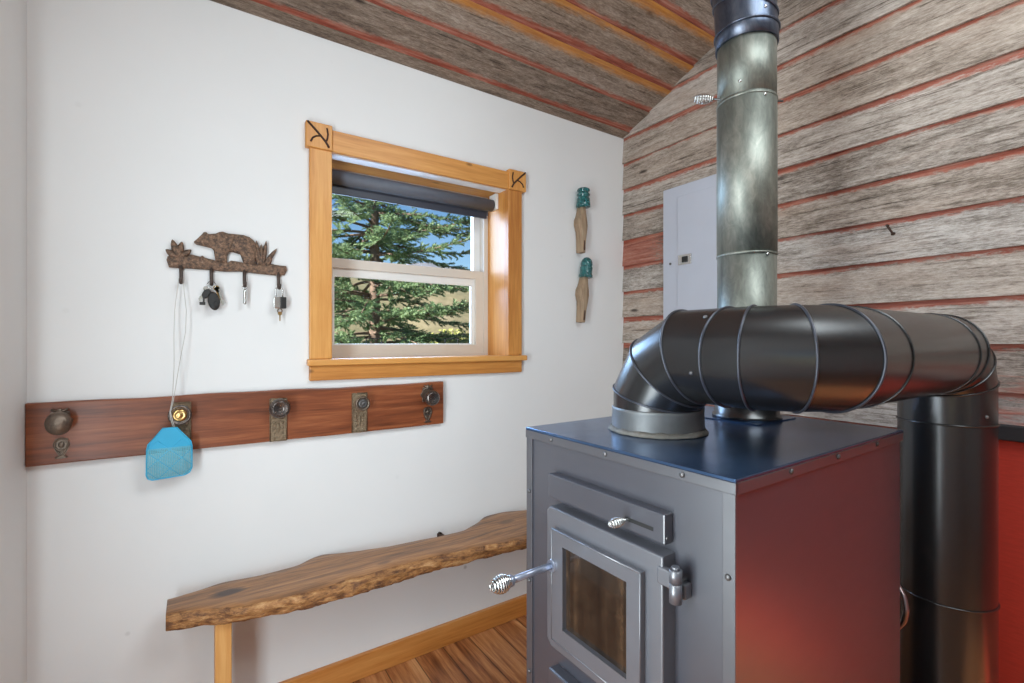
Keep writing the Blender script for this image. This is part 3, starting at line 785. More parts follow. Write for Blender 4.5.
m = MB(); m.tube([(-.011, 0, -.045), (-.011, 0, -.012)] + [(.011 * math.cos(PI - PI * k / 10), 0, -.010 + .008 * math.sin(PI * k / 10)) for k in range(11)] + [(.011, 0, -.012), (.011, 0, -.045)], .0026, 8); m.build('shackle', M['silver'], pl)
m = MB(); m.box(-.019, .004, -.009, .009, -.075, -.034, .003); m.build('lock_body', M['silver'], pl)
m = MB(); m.box(.003, .022, -.0095, .0095, -.074, -.034, .002); m.build('lock_cover', M['black'], pl)
m = MB(); m.tube([(.002 + .007 * math.cos(a), -.002, -.083 + .008 * math.sin(a)) for a in [2 * PI * k / 16 for k in range(16)]], .002, 6, True); m.build('key_ring', M['bronze'], pl)
m = MB(); m.prism([(.002 + .007 * math.cos(a), -.092 + .007 * math.sin(a)) for a in [2 * PI * k / 12 for k in range(12)]], -.004, -.002, 'Y'); m.box(0, .004, -.004, -.002, -.118, -.096); m.build('key', M['brass'], pl)

# ------------------------------------------------------------------ glass insulators on pegs
def peg(name, loc, tilt, label, flat):
    e = empty('insulator_peg', loc, 0, label, 'glass insulator', 'glass insulators on wooden pegs')
    e.rotation_euler = (0, tilt, 0)
    m = MB()
    prof = [(0.055, .014, .017), (.03, .017, .018), (.0, .020, .022), (-.025, .024, .024), (-.050, .026, .025), (-.085, .023, .024), (-.125, .019, .022), (-.165, .017, .021), (-.190, .016, .020)]
    R = []
    for z, w, d in prof:
        sh = -.006 if -.08 < z < -.02 else 0
        cx = -.014 * max(0, 1 - abs(z + .035) / .05)
        R.append([(cx - w, -d, z), (cx - w * .5, -d - .010, z), (cx + w * .5, -d - .010, z), (w, -d, z), (w, .012, z), (cx - w, .012, z)])
    m.rings(R, smooth=False); m.build('wooden_peg', M['peg'], e)
    m = MB(); m.box(-.004, .003, -.034, -.030, -.180, -.130, .001); m.build('split', M['burn'], e)['label'] = 'dark split in the foot of the peg'
    m = MB()
    if flat:
        P = [(.026, .040), (.036, .042), (.037, .050), (.034, .085), (.030, .090), (.028, .096), (.034, .102), (.034, .108), (.027, .114), (.027, .120), (.033, .126), (.032, .134), (.024, .139), (.006, .140), (.001, .1405)]
    else:
        P = [(.026, .040), (.035, .042), (.036, .052), (.032, .060), (.032, .085), (.033, .092), (.029, .098), (.029, .104), (.031, .110), (.029, .122), (.024, .134), (.015, .143), (.006, .147), (.001, .148)]
    m.lathe(P, (0, -.018, .0), (0, 0, 1), 28)
    m.build('glass_cap', M['teal'], e)
    return e
peg('a', (1.655, YA - .016, 1.946), .02, 'upper teal glass insulator on a wooden peg, with a flat ribbed top', True)
peg('b', (1.668, YA - .016, 1.588), .10, 'lower teal glass insulator on a tilted wooden peg, with a domed top', False)

# ------------------------------------------------------------------ live edge bench
be = empty('bench', (.5, 1.72, 0), 0, 'live edge wooden plank bench on a pine leg along the white wall', 'bench')
BACK = [(-0.072, 1.80), (-0.002, 1.809), (0.072, 1.828), (0.181, 1.812), (0.302, 1.818), (0.347, 1.850), (0.388, 1.862), (0.449, 1.836), (0.528, 1.814), (0.625, 1.792), (0.728, 1.785), (0.826, 1.772), (0.925, 1.769), (1.007, 1.806), (1.085, 1.860), (1.172, 1.862), (1.295, 1.822), (1.5, 1.80), (1.66, 1.81)]
FRONT = [(-0.072, 1.691), (0.028, 1.655), (0.121, 1.607), (0.2, 1.598), (0.274, 1.59), (0.343, 1.594), (0.416, 1.599), (0.489, 1.599), (0.573, 1.602), (0.684, 1.601), (0.767, 1.594), (0.845, 1.583), (0.939, 1.573), (1.095, 1.541), (1.3, 1.55), (1.5, 1.57), (1.66, 1.58)]
FBOT = [(-0.072, 1.693), (-0.014, 1.671), (0.047, 1.648), (0.089, 1.632), (0.188, 1.615), (0.309, 1.587), (0.406, 1.585), (0.513, 1.59), (0.591, 1.594), (0.682, 1.597), (0.801, 1.587), (0.928, 1.585), (1.112, 1.564), (1.3, 1.57), (1.66, 1.59)]
def interp(P, x):
    for i in range(len(P) - 1):
        (x0, y0), (x1, y1) = P[i], P[i + 1]
        if x <= x1:
            t = max(0, (x - x0) / (x1 - x0)); t = t * t * (3 - 2 * t) * .5 + t * .5
            return y0 + (y1 - y0) * t
    return P[-1][1]
def smoothI(P, x, w=.02): return (interp(P, x - w) + interp(P, x) * 2 + interp(P, x + w)) / 4
m = MB(); ZT = .514; NS = 170; rows_t, rows_f, rows_b = [], [], []
def B3(x, y, z): return (x - .5, y - 1.72, z)
prev = None
allr = []
for i in range(NS + 1):
    x = -.072 + (1.66 + .072) * i / NS
    yb = min(smoothI(BACK, x), 1.8615); yf = smoothI(FRONT, x); yl = smoothI(FBOT, x)
    nn = lambda a, s=1: mnoise.noise(Vector((x * 14 * s, a, 1.3)))
    dip = .004 * nn(9)
    row = [B3(x, yb, ZT - .045), B3(x, yb - .002, ZT - .012), B3(x, yb - .010, ZT - .001)]
    for k in range(1, 7): row.append(B3(x, yb - .010 + (yf + .022 - yb + .010) * k / 7, ZT + .0012 * nn(k * .8, .4)))
    row.append(B3(x, yf + .012 + .006 * nn(3), ZT - .001 + dip * .3))
    for k, (o, zz) in enumerate(((.002, -.006), (-.004, -.016), (-.004, -.026), (-.001, -.036), (.0, -.045), (.006, -.051))):
        t = (k + 1) / 6
        yy = yf * (1 - t) + yl * t + o + .010 * nn(20 + k * 1.7, 1.6) + .005 * mnoise.noise(Vector((x * 60, k * 2.2, 4)))
        row.append(B3(x, yy, ZT + zz + (.005 * nn(40, 1.5) if k > 3 else .003 * nn(30 + k, 2))))
    row.append(B3(x, yl + .03, ZT - .053)); row.append(B3(x, yb - .02, ZT - .052))
    allr.append(row)
n = len(allr[0])
vs = [p for r in allr for p in r]; fs_ = []; mi = []
for i in range(NS):
    for k in range(n):
        k2 = (k + 1) % n
        fs_.append((i * n + k, i * n + k2, (i + 1) * n + k2, (i + 1) * n + k)); mi.append(1 if 9 <= k <= 15 else 0)
b = m.add(vs, fs_, 0, True)
for q, v in enumerate(mi): m.m[q] = v
m.f.append(list(reversed(range(n)))); m.m.append(0); m.s.append(False)
m.f.append([NS * n + k for k in range(n)]); m.m.append(0); m.s.append(False)
m.build('slab', [M['slab'], M['bark']], be)
for lx in (.0475, 1.46):
    m = MB(); m.box(lx - .5, lx + .043 - .5, 1.66 - 1.72, 1.75 - 1.72, 0, .468, .003); m.build('leg', M['legw'], be)
m = MB(); m.cyl((.865 - .5, YA - 1.72 - .0015, .484), (.865 - .5, YA - 1.72 - .018, .484), .0045, 10); m.cyl((.865 - .5, YA - 1.72 - .012, .484), (.865 - .5, YA - 1.72 - .018, .484), .007, 6)
m.box(.855 - .5, .875 - .5, YA - 1.72 - .085, YA - 1.7215, .462, .484, .002)
m.build('wall_bolt', M['nail'], be)['label'] = 'dark bolt between slab and wall'

# ------------------------------------------------------------------ electrical panel and nail on barn wall
ep = empty('breaker_panel', (XB - .012, 1.388, 1.62), 0, 'light grey electrical panel on the barn board wall behind the flue pipe', 'electrical panel')
m = MB(); m.box(-.014, .010, -.190, .190, -.45, .440, .003); m.build('cover', M['panel'], ep)
m = MB(); m.box(-.020, -.0135, -.160, .100, -.40, .385, .002); m.build('panel_door', M['panel'], ep)
m = MB(); m.box(-.026, -.019, .018, .092, .050, .098, .002); m.build('latch', M['silver'], ep)
m = MB(); m.box(-.030, -.0255, .038, .068, .060, .088, .001); m.build('latch_slide', M['black'], ep)
for (yy, zz) in ((.145, .065), (.145, -.36), (-.172, .40), (-.172, -.36)):
    m = MB(); m.cyl((-.0135, yy, zz), (-.018, yy, zz), .006, 12); m.build('screw', M['screw'], ep)
m = MB(); m.tube([(0.012, .012, .017), (-.012, .010, .016), (-.02, .002, .004), (-.020, -.010, -.018)], .0035, 8); m.cyl((-.0195, -.0095, -.017), (-.0205, -.0112, -.0195), .0065, 10)
o = m.build('nail', M['nail'], None); o.location = (XB - .008, .637, 1.682); tag(o, 'bent rusty nail sticking out of the barn boards right of the flue pipe', 'nail')

# ------------------------------------------------------------------ wood furnace
st = empty('wood_stove', (.693, .421, 0), math.radians(1.0), 'blue-grey steel wood stove with a glass door and coil handles', 'wood stove')
W, D, H = .542, .722, 1.088           # local: x = depth, y = across (right edge 0 -> left edge W)
def sb(name, mat, boxes, bev=.002, parent=st, label=None):
    m = MB()
    for b in boxes: m.box(*b, bev)
    o = m.build(name, mat, parent)
    if label: o['label'] = label
    return o
sb('body', M['stove'], [(.004, D - .004, .003, W - .003, .03, H - .006)], .002)
sb('base', M['stovetrim'], [(.03, D - .03, .03, W - .03, 0, .035)], .002)
sb('top_plate', M['stovetop'], [(-.002, D, -.002, W + .002, H - .007, H)], .002)
sb('edge_trim', M['stovetrim'], [(-.002, .006, -.002, W + .002, H - .025, H - .0065)], .001)
sb('edge_trim', M['stovetrim'], [(-.001, D, -.002, .006, H - .026, H - .0065)], .001)
sb('edge_trim', M['stovetrim'], [(-.001, D, W - .006, W + .002, H - .026, H - .0065)], .001)
sb('corner_strip', M['stovetrim'], [(-.0005, .006, -.0005, .021, .03, H - .025)], .001)
sb('corner_strip', M['stovetrim'], [(-.0005, .006, W - .022, W + .0005, .03, H - .025)], .001)
def screw(x, y, z, d):
    m = MB(); d = Vector(d); p = Vector((x, y, z))
    m.lathe([(.0052, 0), (.0052, .002), (.0035, .0035), (.001, .004)], p, d, 8)
    m.build('screw', M['screw'], st)
for v in (.444, .273, .093): screw(-.002, v, H - .0145, (-1, 0, 0))
for x in (.172, .361, .558): screw(x, -.002, H - .0145, (0, -1, 0))
for z in (.932, .713, .49, .27): screw(-.0005, W - .012, z, (-1, 0, 0)); screw(-.0005, .011, z, (-1, 0, 0))
# damper slide plate with slot
DP = .019
dpl = sb('damper_plate', M['stove'], [(-DP, .005, .116, .434, .948, 1.001)], .003)
sb('slot', M['black'], [(-DP - .0006, -DP + .002, .140, .205, .9655, .9725)], 0, dpl, 'black slot')
m = MB(); m.tube([(-DP + .002, .196, .969), (-DP - .008, .198, .969), (-DP - .014, .200, .968)], .003, 8); coil(m, (-DP - .009, .199, .968), (-1, .10, -.02), .036, .0080, 7, .0016); m.build('coil_knob', M['silver'], dpl)['label'] = 'bright coiled wire damper knob'
m = MB(); m.cyl((-DP + .006, .1162, .960), (-DP + .006, .1135, .960), .004, 8); m.build('screw', M['screw'], dpl)
# door
TX = .030
dr = empty('door', (0, 0, 0)); dr.parent = st
m = MB()
gy0, gy1, gz0, gz1 = .181, .357, .690, .866
m.prism([(.112, .625), (.411, .625), (.425, .639), (.425, .924), (.416, .933), (.112, .933)], .004, -TX, 'X', bev=.003)
m.build('door_panel', M['door'], dr)
ry0, ry1, rz0, rz1 = .150, .393, .655, .894
m = MB()
for b in ((ry0, gy0 + .0, rz0, rz1), (gy1, ry1, rz0, rz1), (gy0, gy1, gz1, rz1), (gy0, gy1, rz0, gz0)):
    m.box(-TX - .013, -TX + .002, b[0], b[1], b[2], b[3], 0)
XR = -TX - .0125
m.tube([(XR, ry0, rz0), (XR, ry0, rz1)], .0018, 6); m.tube([(XR, ry0, rz1), (XR, ry1, rz1)], .0018, 6); m.tube([(XR, ry1, rz1), (XR, ry1, rz0)], .0018, 6); m.tube([(XR, ry1, rz0), (XR, ry0, rz0)], .0018, 6)
m.build('glass_retainer', M['door'], dr)
m = MB(); m.box(-TX - .002, -TX + .001, gy0 - .002, gy1 + .002, gz0 - .002, gz1 + .002); m.build('door_glass', M['soot'], dr)['label'] = 'brown sooty glass'
m = MB()
m.cyl((-TX + .001, .390, .815), (-TX - .018, .390, .815), .013, 16)
m.tube([(-TX - .004, .390, .815), (-TX - .06, .391, .814), (-TX - .118, .392, .812)], .0072, 12)
m.lathe([(.0072, 0), (.0115, .004), (.0115, .010), (.008, .014)], (-TX - .114, .392, .812), (-1, 0, 0), 12)
h = m.build('latch_handle', M['rod'], dr)
m = MB(); coil(m, (-TX - .122, .392, .812), (-1, .02, -.01), .044, .0165, 8.5, .0024); m.build('coil_grip', M['silver'], dr)['label'] = 'bright coiled wire grip'
for hz in (.900, .660):
    m = MB()
    m.box(-TX - .003, -TX + .010, .086, .122, hz - .014, hz + .016, .003)
    m.cyl((-TX + .003, .088, hz - .034), (-TX + .003, .088, hz - .0015), .0105, 16); m.cyl((-TX + .003, .088, hz - .0005), (-TX + .003, .088, hz + .021), .0105, 16)
    m.cyl((-TX + .003, .088, hz + .020), (-TX + .003, .088, hz + .026), .0065, 12)
    m.box(-.014, .005, .079, .092, hz - .032, hz - .006, .003)
    m.build('hinge', M['door'], st)
sb('ash_door', M['stove'], [(-.024, .005, .118, .428, .330, .566)], .004)
m = MB(); m.tube([(-.024, .28, .50), (-.05, .28, .50)], .005, 8); coil(m, (-.048, .28, .50), (-1, 0, 0), .05, .014, 7, .0022); m.build('coil_knob', M['silver'], st)
# stove back outlet flange under the flue
m = MB()
sq = [(.485, .225), (.685, .225), (.685, .425), (.485, .425)]
m.prism(sq, H + .0005, H + .003, 'Z'); m.build('flue_flange', M['stovetop'], st)

# ------------------------------------------------------------------ big black duct
du = empty('air_duct', (.919, .756, 1.088), 0, 'fat black heating duct bending from the stove top down behind it', 'duct')
DO = Vector((.919, .756, 1.088))
def ringset(path, r, seg=48):
    """mitred rings for a polyline"""
    P = [Vector(p) for p in path]; n = len(P)
    dirs = [(P[i + 1] - P[i]).normalized() for i in range(n - 1)]
    d = dirs[0]; ref = Vector((1, 0, 0)) if abs(d.x) < .9 else Vector((0, 1, 0))
    u = (ref - d * ref.dot(d)).normalized(); out = []
    for i in range(n):
        din = dirs[max(0, i - 1)]; dout = dirs[min(i, n - 2)]
        w = din.cross(u)
        nrm = (din + dout).normalized()
        ring = []
        for k in range(seg):
            a = 2 * PI * k / seg
            q = P[i] + (u * math.cos(a) + w * math.sin(a)) * r
            t = (P[i] - q).dot(nrm) / din.dot(nrm)
            ring.append(q + din * t)
        out.append(ring)
        if (dout - din).length > 1e-6:
            q = din.rotation_difference(dout); u = (q @ u).normalized()
    return out
def elbow_pts(corner, a, b, R):
    """gored right-angle elbow: three mitre points; tangent points R from the corner"""
    a = Vector(a); b = Vector(b); c = Vector(corner); O = c - a * R + b * R
    pts = []
    for ang in (15, 45, 75):
        t = math.radians(ang); rr = R / math.cos(math.radians(15))
        pts.append(O + (-b * math.cos(t) + a * math.sin(t)) * rr)
    return pts
RD = .102; ZD = 1.268; YDU = .427; XV = 1.700; RE = .112
up, ny, px, dn = (0, 0, 1), (0, -1, 0), (1, 0, 0), (0, 0, -1)
path = [Vector((.919, .756, 1.140))]
path += elbow_pts((.919, .756, ZD), up, ny, .135)
path += [Vector((.919, .570, ZD))]
path += elbow_pts((.919, YDU, ZD), ny, px, RE + .012)
path += [Vector((1.115, YDU, ZD)), Vector((XV - .150, YDU, ZD))]
path += elbow_pts((XV, YDU, ZD), px, dn, RE)
path += [Vector((XV, YDU, 1.085)), Vector((XV, YDU, .62)), Vector((XV, YDU, .0))]
RS = ringset(path, RD)
RS = [[p - DO for p in r] for r in RS]
def flat_ring(i, j):
    m = MB(); rr = RS[i:j + 1]; n = len(rr[0]); base = 0
    for q in range(len(rr) - 1):      # each gore keeps its own crease at the mitre
        m.rings([rr[q], rr[q + 1]], False, False)
    return m
flat_ring(0, 4).build('elbow', M['duct'], du)
flat_ring(4, 8).build('elbow', M['duct'], du)
flat_ring(8, 9).build('straight_pipe', M['duct'], du)
flat_ring(9, 13).build('elbow', M['duct'], du)
flat_ring(13, 14).build('straight_pipe', M['duct'], du)
flat_ring(14, 15).build('straight_pipe', M['duct'], du)
for i in range(1, 15):
    m = MB(); c = sum(RS[i], Vector()) / len(RS[i])
    m.tube([c + (p - c) * 1.010 for p in RS[i]], .0025 if i not in (8, 9) else .002, 6, True)
    m.build('seam_bead', M['bead'] if i <= 7 else M['duct'], du)
m = MB(); m.lathe([(.1080, .001), (.1065, .006), (.1050, .050), (.1060, .055), (.101, .057)], (0, 0, 0), (0, 0, 1), 48); m.build('collar', M['collar'], du)['label'] = 'unpainted grey steel collar'
m = MB(); R = []
for k in range(64):
    a = 2 * PI * k / 64; j = .0035 * mnoise.noise(Vector((math.cos(a) * 6, math.sin(a) * 6, 0)))
    R.append([(math.cos(a) * r, math.sin(a) * r, z) for r, z in ((.104, .001), (.1135 + j, .0012), (.111 + j, .005), (.1062, .012 + j))])
m.rings(R, closed=True); m.build('cement_bead', M['caulk'], du)['label'] = 'rough grey furnace cement around the collar'
for (ang, x0, axis) in ((2.4, .603, 'y'), (.5, 0, 'v')):
    pass
for c, d in (((XV, YDU, 1.11), (-.45, -.89, 0)), ((.919, .585, ZD), (-.6, 0, .8)), ((.919, .592, ZD), (-.95, 0, -.3))):
    d = Vector(d).normalized(); p = Vector(c) - DO + d * (RD - .001)
    m = MB(); m.lathe([(.0045, 0), (.0045, .002), (.003, .004), (.001, .0045)], p, d, 8); m.build('screw', M['screw'], du)

# ------------------------------------------------------------------ flue pipe
fp = empty('flue_pipe', (1.272, .74, 1.088), 0, 'heat-stained steel flue pipe rising from the stove through the board ceiling', 'flue pipe')
RF = .076
def sec(name, z0, z1, r, mat, label=None, extra=()):
    m = MB(); m.lathe([(r, z0 - 1.088), (r, z1 - 1.088)], (0, 0, 0), (0, 0, 1), 40)
    o = m.build(name, mat, fp)
    if label: o['label'] = label
    return o
m = MB(); m.lathe([(.088, .003), (.087, .012), (.082, .014), (.082, .046), (.080, .050), (RF, .052)], (0, 0, 0), (0, 0, 1), 40); m.build('collar', M['duct'], fp)['label'] = 'black collar at the foot of the flue'
sec('pipe_section', 1.12, 1.545, RF - .0012, M['flue'])
sec('pipe_section', 1.535, 1.962, RF, M['flue'])
sec('pipe_section', 1.955, 2.135, RF - .0012, M['flue'])
for z in (1.536, 1.956):
    m = MB(); m.lathe([(RF - .001, -.0035), (RF + .0012, -.002), (RF + .0012, .002), (RF - .001, .0035)], (0, 0, z - 1.088), (0, 0, 1), 40); m.build('joint_ring', M['flue'], fp)
# crimped, slightly offset adjustable elbow above
pth = [Vector((0, 0, 2.112)), Vector((0, 0, 2.150)), Vector((-.004, .002, 2.212)), Vector((-.010, .004, 2.285)), Vector((-.006, .002, 2.37)), Vector((-.006, .002, 2.46))]
pth = [p - Vector((0, 0, 1.088)) for p in pth]
rs_ = []
for i, p in enumerate(pth):
    tilt = [Vector((0, 0, 1)), Vector((0, 0, 1)), Vector((.12, -.30, 1)), Vector((-.10, .22, 1)), Vector((.1, -.2, 1)), Vector((0, 0, 1))][i].normalized()
    r = RF + .0035
    rs_.append([p + Vector((math.cos(2 * PI * k / 40) * r, math.sin(2 * PI * k / 40) * r, -(tilt.x * math.cos(2 * PI * k / 40) + tilt.y * math.sin(2 * PI * k / 40)) * r / tilt.z)) for k in range(40)])
m = MB()
for i in range(len(rs_) - 1): m.rings([rs_[i], rs_[i + 1]], i == 0, False)
m.build('flue_elbow', M['fluetop'], fp)['label'] = 'blued steel adjustable elbow'
for i in (1, 2, 3, 4):
    m = MB(); c = sum(rs_[i], Vector()) / 40; m.tube([c + (p - c) * 1.015 for p in rs_[i]], .0035, 6, True); m.build('seam_bead', M['fluetop'], fp)
sec('pipe_section', 2.455, 2.850, RF + .002, M['fluetop'])
RV = Vector((.833, -.553, 0)).normalized(); zd = 1.972 - 1.088
m = MB(); m.tube([RV * -.098 + Vector((0, 0, zd)), RV * .102 + Vector((0, 0, zd - .005))], .0029, 8); m.build('damper_rod', M['screw'], fp)
m = MB(); coil(m, RV * -.092 + Vector((0, 0, zd)), -RV, .054, .0125, 8, .002); m.build('damper_coil', M['silver'], fp)['label'] = 'bright coiled wire damper handle'
CAMD = Vector((-1.272, -.74, 0)).normalized()
for a, z in ((-.62, 2.118), (.55, 2.122), (.62, 1.948), (-.2, 1.99), (.72, 1.53), (.60, 2.175)):
    d = Matrix.Rotation(a, 3, 'Z') @ CAMD; p = d * (RF - .0015) + Vector((0, 0, z - 1.088))
    if z > 2.15: p += d * .0035
    m = MB(); m.lathe([(.0042, 0), (.0042, .0025), (.003, .004), (.001, .0045)], p, d, 8); m.build('screw', M['silver'], fp)

# conduit behind the stove
m = MB(); P = [(1.50, .56, .70), (1.488, .50, .715), (1.478, .466, .690), (1.466, .446, .665), (1.462, .440, .635), (1.465, .446, .605), (1.475, .47, .565), (1.49, .53, .52), (1.50, .56, .40), (1.50, .56, .0)]
Q = []
for i in range(len(P) - 1):
    for k in range(10):
        t = k / 10; Q.append(tuple(P[i][j] * (1 - t) + P[i + 1][j] * t for j in range(3)))
Q.append(P[-1])
for _ in range(4): Q = [Q[0]] + [tuple((Q[i - 1][j] + 2 * Q[i][j] + Q[i + 1][j]) / 4 for j in range(3)) for i in range(1, len(Q) - 1)] + [Q[-1]]
fine = []
for i in range(len(Q) - 1):
    for k in range(4): fine.append(tuple(Q[i][j] + (Q[i + 1][j] - Q[i][j]) * k / 4 for j in range(3)))
m.tube(fine, [.0066 if i % 2 else .0052 for i in range(len(fine))], 10)
tag(m.build('conduit', M['conduit'], None, (1.50, .56, 0)), 'thin flexible metal conduit looping out behind the stove', 'conduit')

# ------------------------------------------------------------------ outside
m = MB()
NX, NY = 40, 40
vs = []; fs2 = []
for j in range(NY + 1):
    for i in range(NX + 1):
        x = -40 + 100 * i / NX; y = 2.2 + 78 * j / NY
        vs.append((x, y, -.35 + max(0, y - 12) * .02 + .25 * mnoise.noise(Vector((x * .15, y * .15, 0)))))
for j in range(NY):
    for i in range(NX):
        a = j * (NX + 1) + i; fs2.append((a, a + 1, a + NX + 2, a + NX + 1))
m.add(vs, fs2, 0, True)
m.box(-12, 14, -14, YD - .2, -.6, -.35)
m.box(-12, XC - .2, YD - .2, 2.2, -.6, -.35)
tag(m.build('ground', M['ground']), 'dry grass ground outside the window', 'ground', kind='structure')
def ridge(name, y, x0, x1, hfun, mat, label):
    m = MB(); vs = []; f = []; N = 60; K = 8
    for i in range(N + 1):
        x = x0 + (x1 - x0) * i / N; h = hfun(x)
        for k in range(K + 1):
            t = k / K
            vs.append((x, y + t * h * 1.8 + 1.5 * mnoise.noise(Vector((x * .1, t * 3, y))), -1 + (h + 1) * (t ** .8) + .03 * h * mnoise.noise(Vector((x * .3, t * 5, 2)))))
    for i in range(N):
        for k in range(K):
            a = i * (K + 1) + k; f.append((a, a + K + 1, a + K + 2, a + 1))
    m.add(vs, f, 0, True)
    tag(m.build(name, mat), label, 'hill', kind='structure')
ridge('hill', 46, -30, 80, lambda x: 10 + 2.0 * mnoise.noise(Vector((x * .05, 0, 0))) + .06 * (30 - x), M['hill'], 'tan hillside seen beyond the tree')
ridge('mountain', 110, -60, 170, lambda x: 30 + 8 * mnoise.noise(Vector((x * .03, 3, 0))), M['mount'], 'pale grey mountain above the hillside')

def conifer(loc, Hh, L0, seed, label):
    r = random.Random(seed)
    e = empty('conifer_tree', loc, 0, label, 'tree')
    m = MB(); pts = []; rad = []
    for i in range(16):
        t = i / 15; pts.append((.05 * math.sin(t * 5), .05 * math.cos(t * 4) - .05, Hh * t)); rad.append(.095 * (1 - t) + .012)
    m.tube(pts, rad, 10); m.build('trunk', M['bark2'], e)
    mb = MB(); vs = []; fs = []
    def needle_twig(p, d, L):
        d = d.normalized()
        ref = Vector((0, 0, 1)); s = d.cross(ref); s = s.normalized() if s.length > .01 else Vector((1, 0, 0)); u = s.cross(d)
        n = int(L / .0070)
        for i in range(n):
            t = i / n; a = r.uniform(0, 2 * PI)
            out = (s * math.cos(a) + u * math.sin(a) * .8 + d * .9).normalized()
            c = p + d * (L * t); l = .052 * (1 - .3 * t) * r.uniform(.8, 1.25); w = d.cross(out); w = w.normalized() * .0085
            b = len(vs); vs.extend((tuple(c - w), tuple(c + w), tuple(c + out * l))); fs.append((b, b + 1, b + 2))
    nb = 210
    for i in range(nb):
        t = (i + r.random()) / nb; z = Hh * (.04 + .94 * t) + r.uniform(-.12, .12)
        az = i * 2.39996 + r.uniform(-.35, .35); L = L0 * (1 - t) ** .75 * r.uniform(.7, 1.1) + .15
        d = Vector((math.cos(az), math.sin(az), 0)); pts = []; N = 9
        for k in range(N + 1):
            s = k / N; pts.append(Vector((0, 0, z)) + d * (L * s) + Vector((0, 0, (.25 * math.sin(i * 1.7)) * s * L * .6 - .22 * L * .5 * s * s + .16 * L * .5 * s ** 4 + .03 * math.sin(i + s * 5))))
        mb.tube(pts, [.022 * (1 - s / (N + 1)) * (.5 + L / L0 * .5) + .003 for s in range(N + 1)], 5)
        nt = int(L * 24)
        for q in range(nt):
            s = .16 + .84 * (q + r.random()) / nt; k = min(N - 1, int(s * N)); p = pts[k].lerp(pts[k + 1], s * N - k)
            tang = (pts[k + 1] - pts[k]).normalized(); side = Vector((-d.y, d.x, 0)) * (1 if q % 2 else -1)
            td = (tang * r.uniform(.5, 1.0) + side * r.uniform(.5, 1.1) + Vector((0, 0, r.uniform(-.55, .45)))).normalized()
            tl = r.uniform(.16, .34) * (1.15 - .6 * s)
            needle_twig(p, td, tl)
            if r.random() < .75:
                needle_twig(p + td * tl * .4, (td + tang * .9 + Vector((0, 0, r.uniform(-.3, .3)))).normalized(), tl * .6)
        needle_twig(pts[-2], pts[-1] - pts[-2], L / N + .1)
    mb.build('branches', M['bark2'], e)
    m = MB(); m.v = vs; m.f = fs; m.m = [0] * len(fs); m.s = [False] * len(fs)
    m.build('foliage', M['needle'], e)
conifer((2.15, 7.0, -.35), 7.2, 2.45, 5, 'green conifer tree right outside the window')

def bush(loc, R, seed, label):
    r = random.Random(seed); e = empty('shrub', loc, 0, label, 'shrub')
    m = MB()
    for i in range(14):
        a = r.uniform(0, 2 * PI); q = r.uniform(.3, .8)
        m.tube([(0, 0, 0), (math.cos(a) * R * q * .5, math.sin(a) * R * q * .5, R * .7), (math.cos(a) * R * q, math.sin(a) * R * q, R * r.uniform(1.1, 1.6))], [.03, .018, .006], 5)
    m.build('stems', M['bark2'], e)
    vs = []; fs = []
    for i in range(5200):
        u = Vector((r.gauss(0, 1), r.gauss(0, 1), r.gauss(0, 1))).normalized() * (r.random() ** .4) * R
        c = Vector((u.x, u.y, R * 1.0 + u.z * 1.0)) * (1 + .15 * mnoise.noise(u * 3))
        d = Vector((r.gauss(0, 1), r.gauss(0, 1), r.gauss(0, 1))).normalized(); w = d.orthogonal().normalized() * .03
        b = len(vs); vs += [tuple(c - w), tuple(c + d * .06), tuple(c + w), tuple(c - d * .06)]; fs.append((b, b + 1, b + 2, b + 3))
    m = MB(); m.v = vs; m.f = fs; m.m = [0] * len(fs); m.s = [False] * len(fs); m.build('foliage', M['leaf'], e)
bush((5.6, 11.2, -.35), .95, 3, 'yellow-green shrub beyond the right side of the conifer')

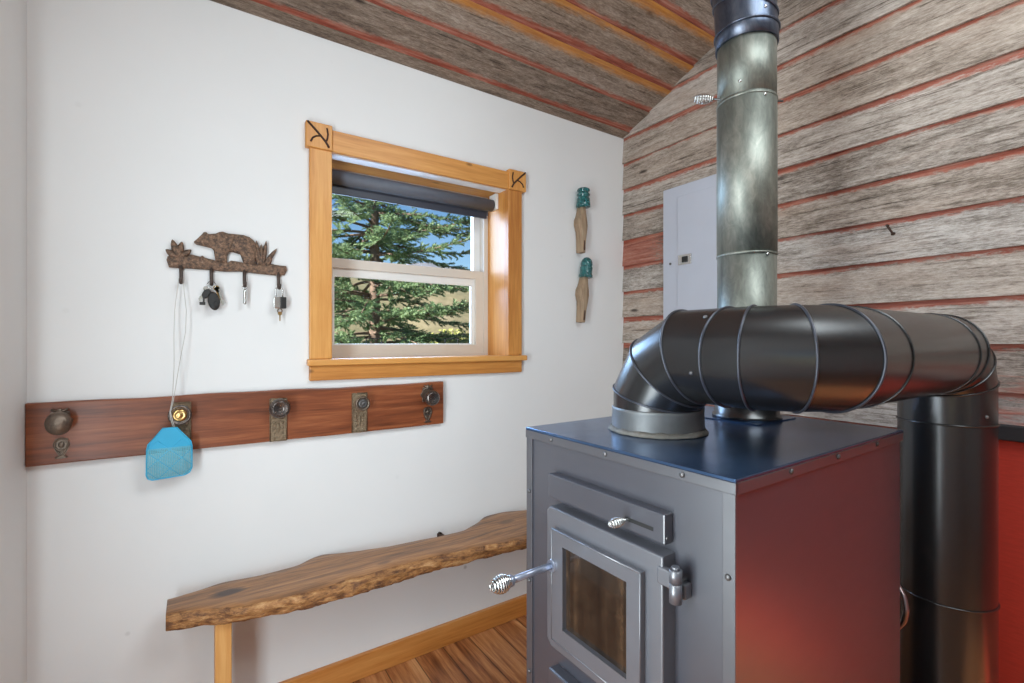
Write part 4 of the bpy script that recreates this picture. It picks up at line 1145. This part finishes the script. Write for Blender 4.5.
# ------------------------------------------------------------------ light
w = bpy.data.worlds.new('World'); SC.world = w; w.use_nodes = True
nt = w.node_tree; nt.nodes.clear()
sky = nt.nodes.new('ShaderNodeTexSky'); sky.sky_type = 'NISHITA'; sky.sun_disc = False
sky.sun_elevation = math.radians(38); sky.sun_rotation = math.radians(262); sky.altitude = 1500; sky.air_density = 1.3; sky.dust_density = .3; sky.ozone_density = 2.5
bg = nt.nodes.new('ShaderNodeBackground'); bg.inputs[1].default_value = .13
ow = nt.nodes.new('ShaderNodeOutputWorld')
hs = nt.nodes.new('ShaderNodeHueSaturation'); hs.inputs['Saturation'].default_value = 1.2; hs.inputs['Value'].default_value = 1.05
nt.links.new(sky.outputs[0], hs.inputs['Color']); nt.links.new(hs.outputs[0], bg.inputs[0]); nt.links.new(bg.outputs[0], ow.inputs[0])

def light(name, typ, loc, aim, energy, color=(1, 1, 1), **kw):
    l = bpy.data.lights.new(name, typ); l.energy = energy; l.color = color
    for k, v in kw.items(): setattr(l, k, v)
    o = bpy.data.objects.new(name, l); COL.objects.link(o); o.location = loc
    d = Vector(aim) - Vector(loc); o.rotation_euler = d.to_track_quat('-Z', 'Y').to_euler()
    return o
sd = Vector((.80, .10, -.50))
light('sun', 'SUN', (-6, .6, 4.5), Vector((-6, .6, 4.5)) + sd, 17.0, (1, .93, .84), angle=math.radians(.6))
light('window_skylight', 'AREA', (.70, 2.95, 2.05), (.95, .6, 1.15), 100, (.40, .64, 1), shape='RECTANGLE', size=1.5, size_y=1.0)
light('side_key_light', 'AREA', (XC - .05, .58, 1.2), (2, .72, 1.25), 33, (.84, .945, 1), shape='RECTANGLE', size=.50, size_y=1.7)  # added key light standing in for an unseen bright opening at the left
light('overhead_fill', 'AREA', (1.0, -.45, 2.80), (.80, .35, 0), 36, (.86, .955, 1), shape='DISK', size=1.3)  # added overhead fill out of view, not a known fixture

# ------------------------------------------------------------------ camera
cd = bpy.data.cameras.new('camera'); cam = bpy.data.objects.new('camera', cd); COL.objects.link(cam)
cam.location = (0, 0, 1.3); cam.rotation_euler = (math.radians(90), 0, -math.radians(90 - 56.4))
cd.sensor_width = 36; cd.lens = 476 / 1024 * 36; cd.clip_start = .02; cd.clip_end = 500
SC.camera = cam
SC.view_settings.view_transform = 'Standard'; SC.view_settings.look = 'None'; SC.view_settings.gamma = 1; SC.view_settings.use_curve_mapping = False
SC.view_settings.exposure = .1
try:
    SC.cycles.use_denoising = True; SC.cycles.max_bounces = 10; SC.cycles.diffuse_bounces = 5; SC.cycles.glossy_bounces = 5; SC.cycles.transparent_max_bounces = 12
    SC.cycles.sample_clamp_indirect = 6
except Exception: pass
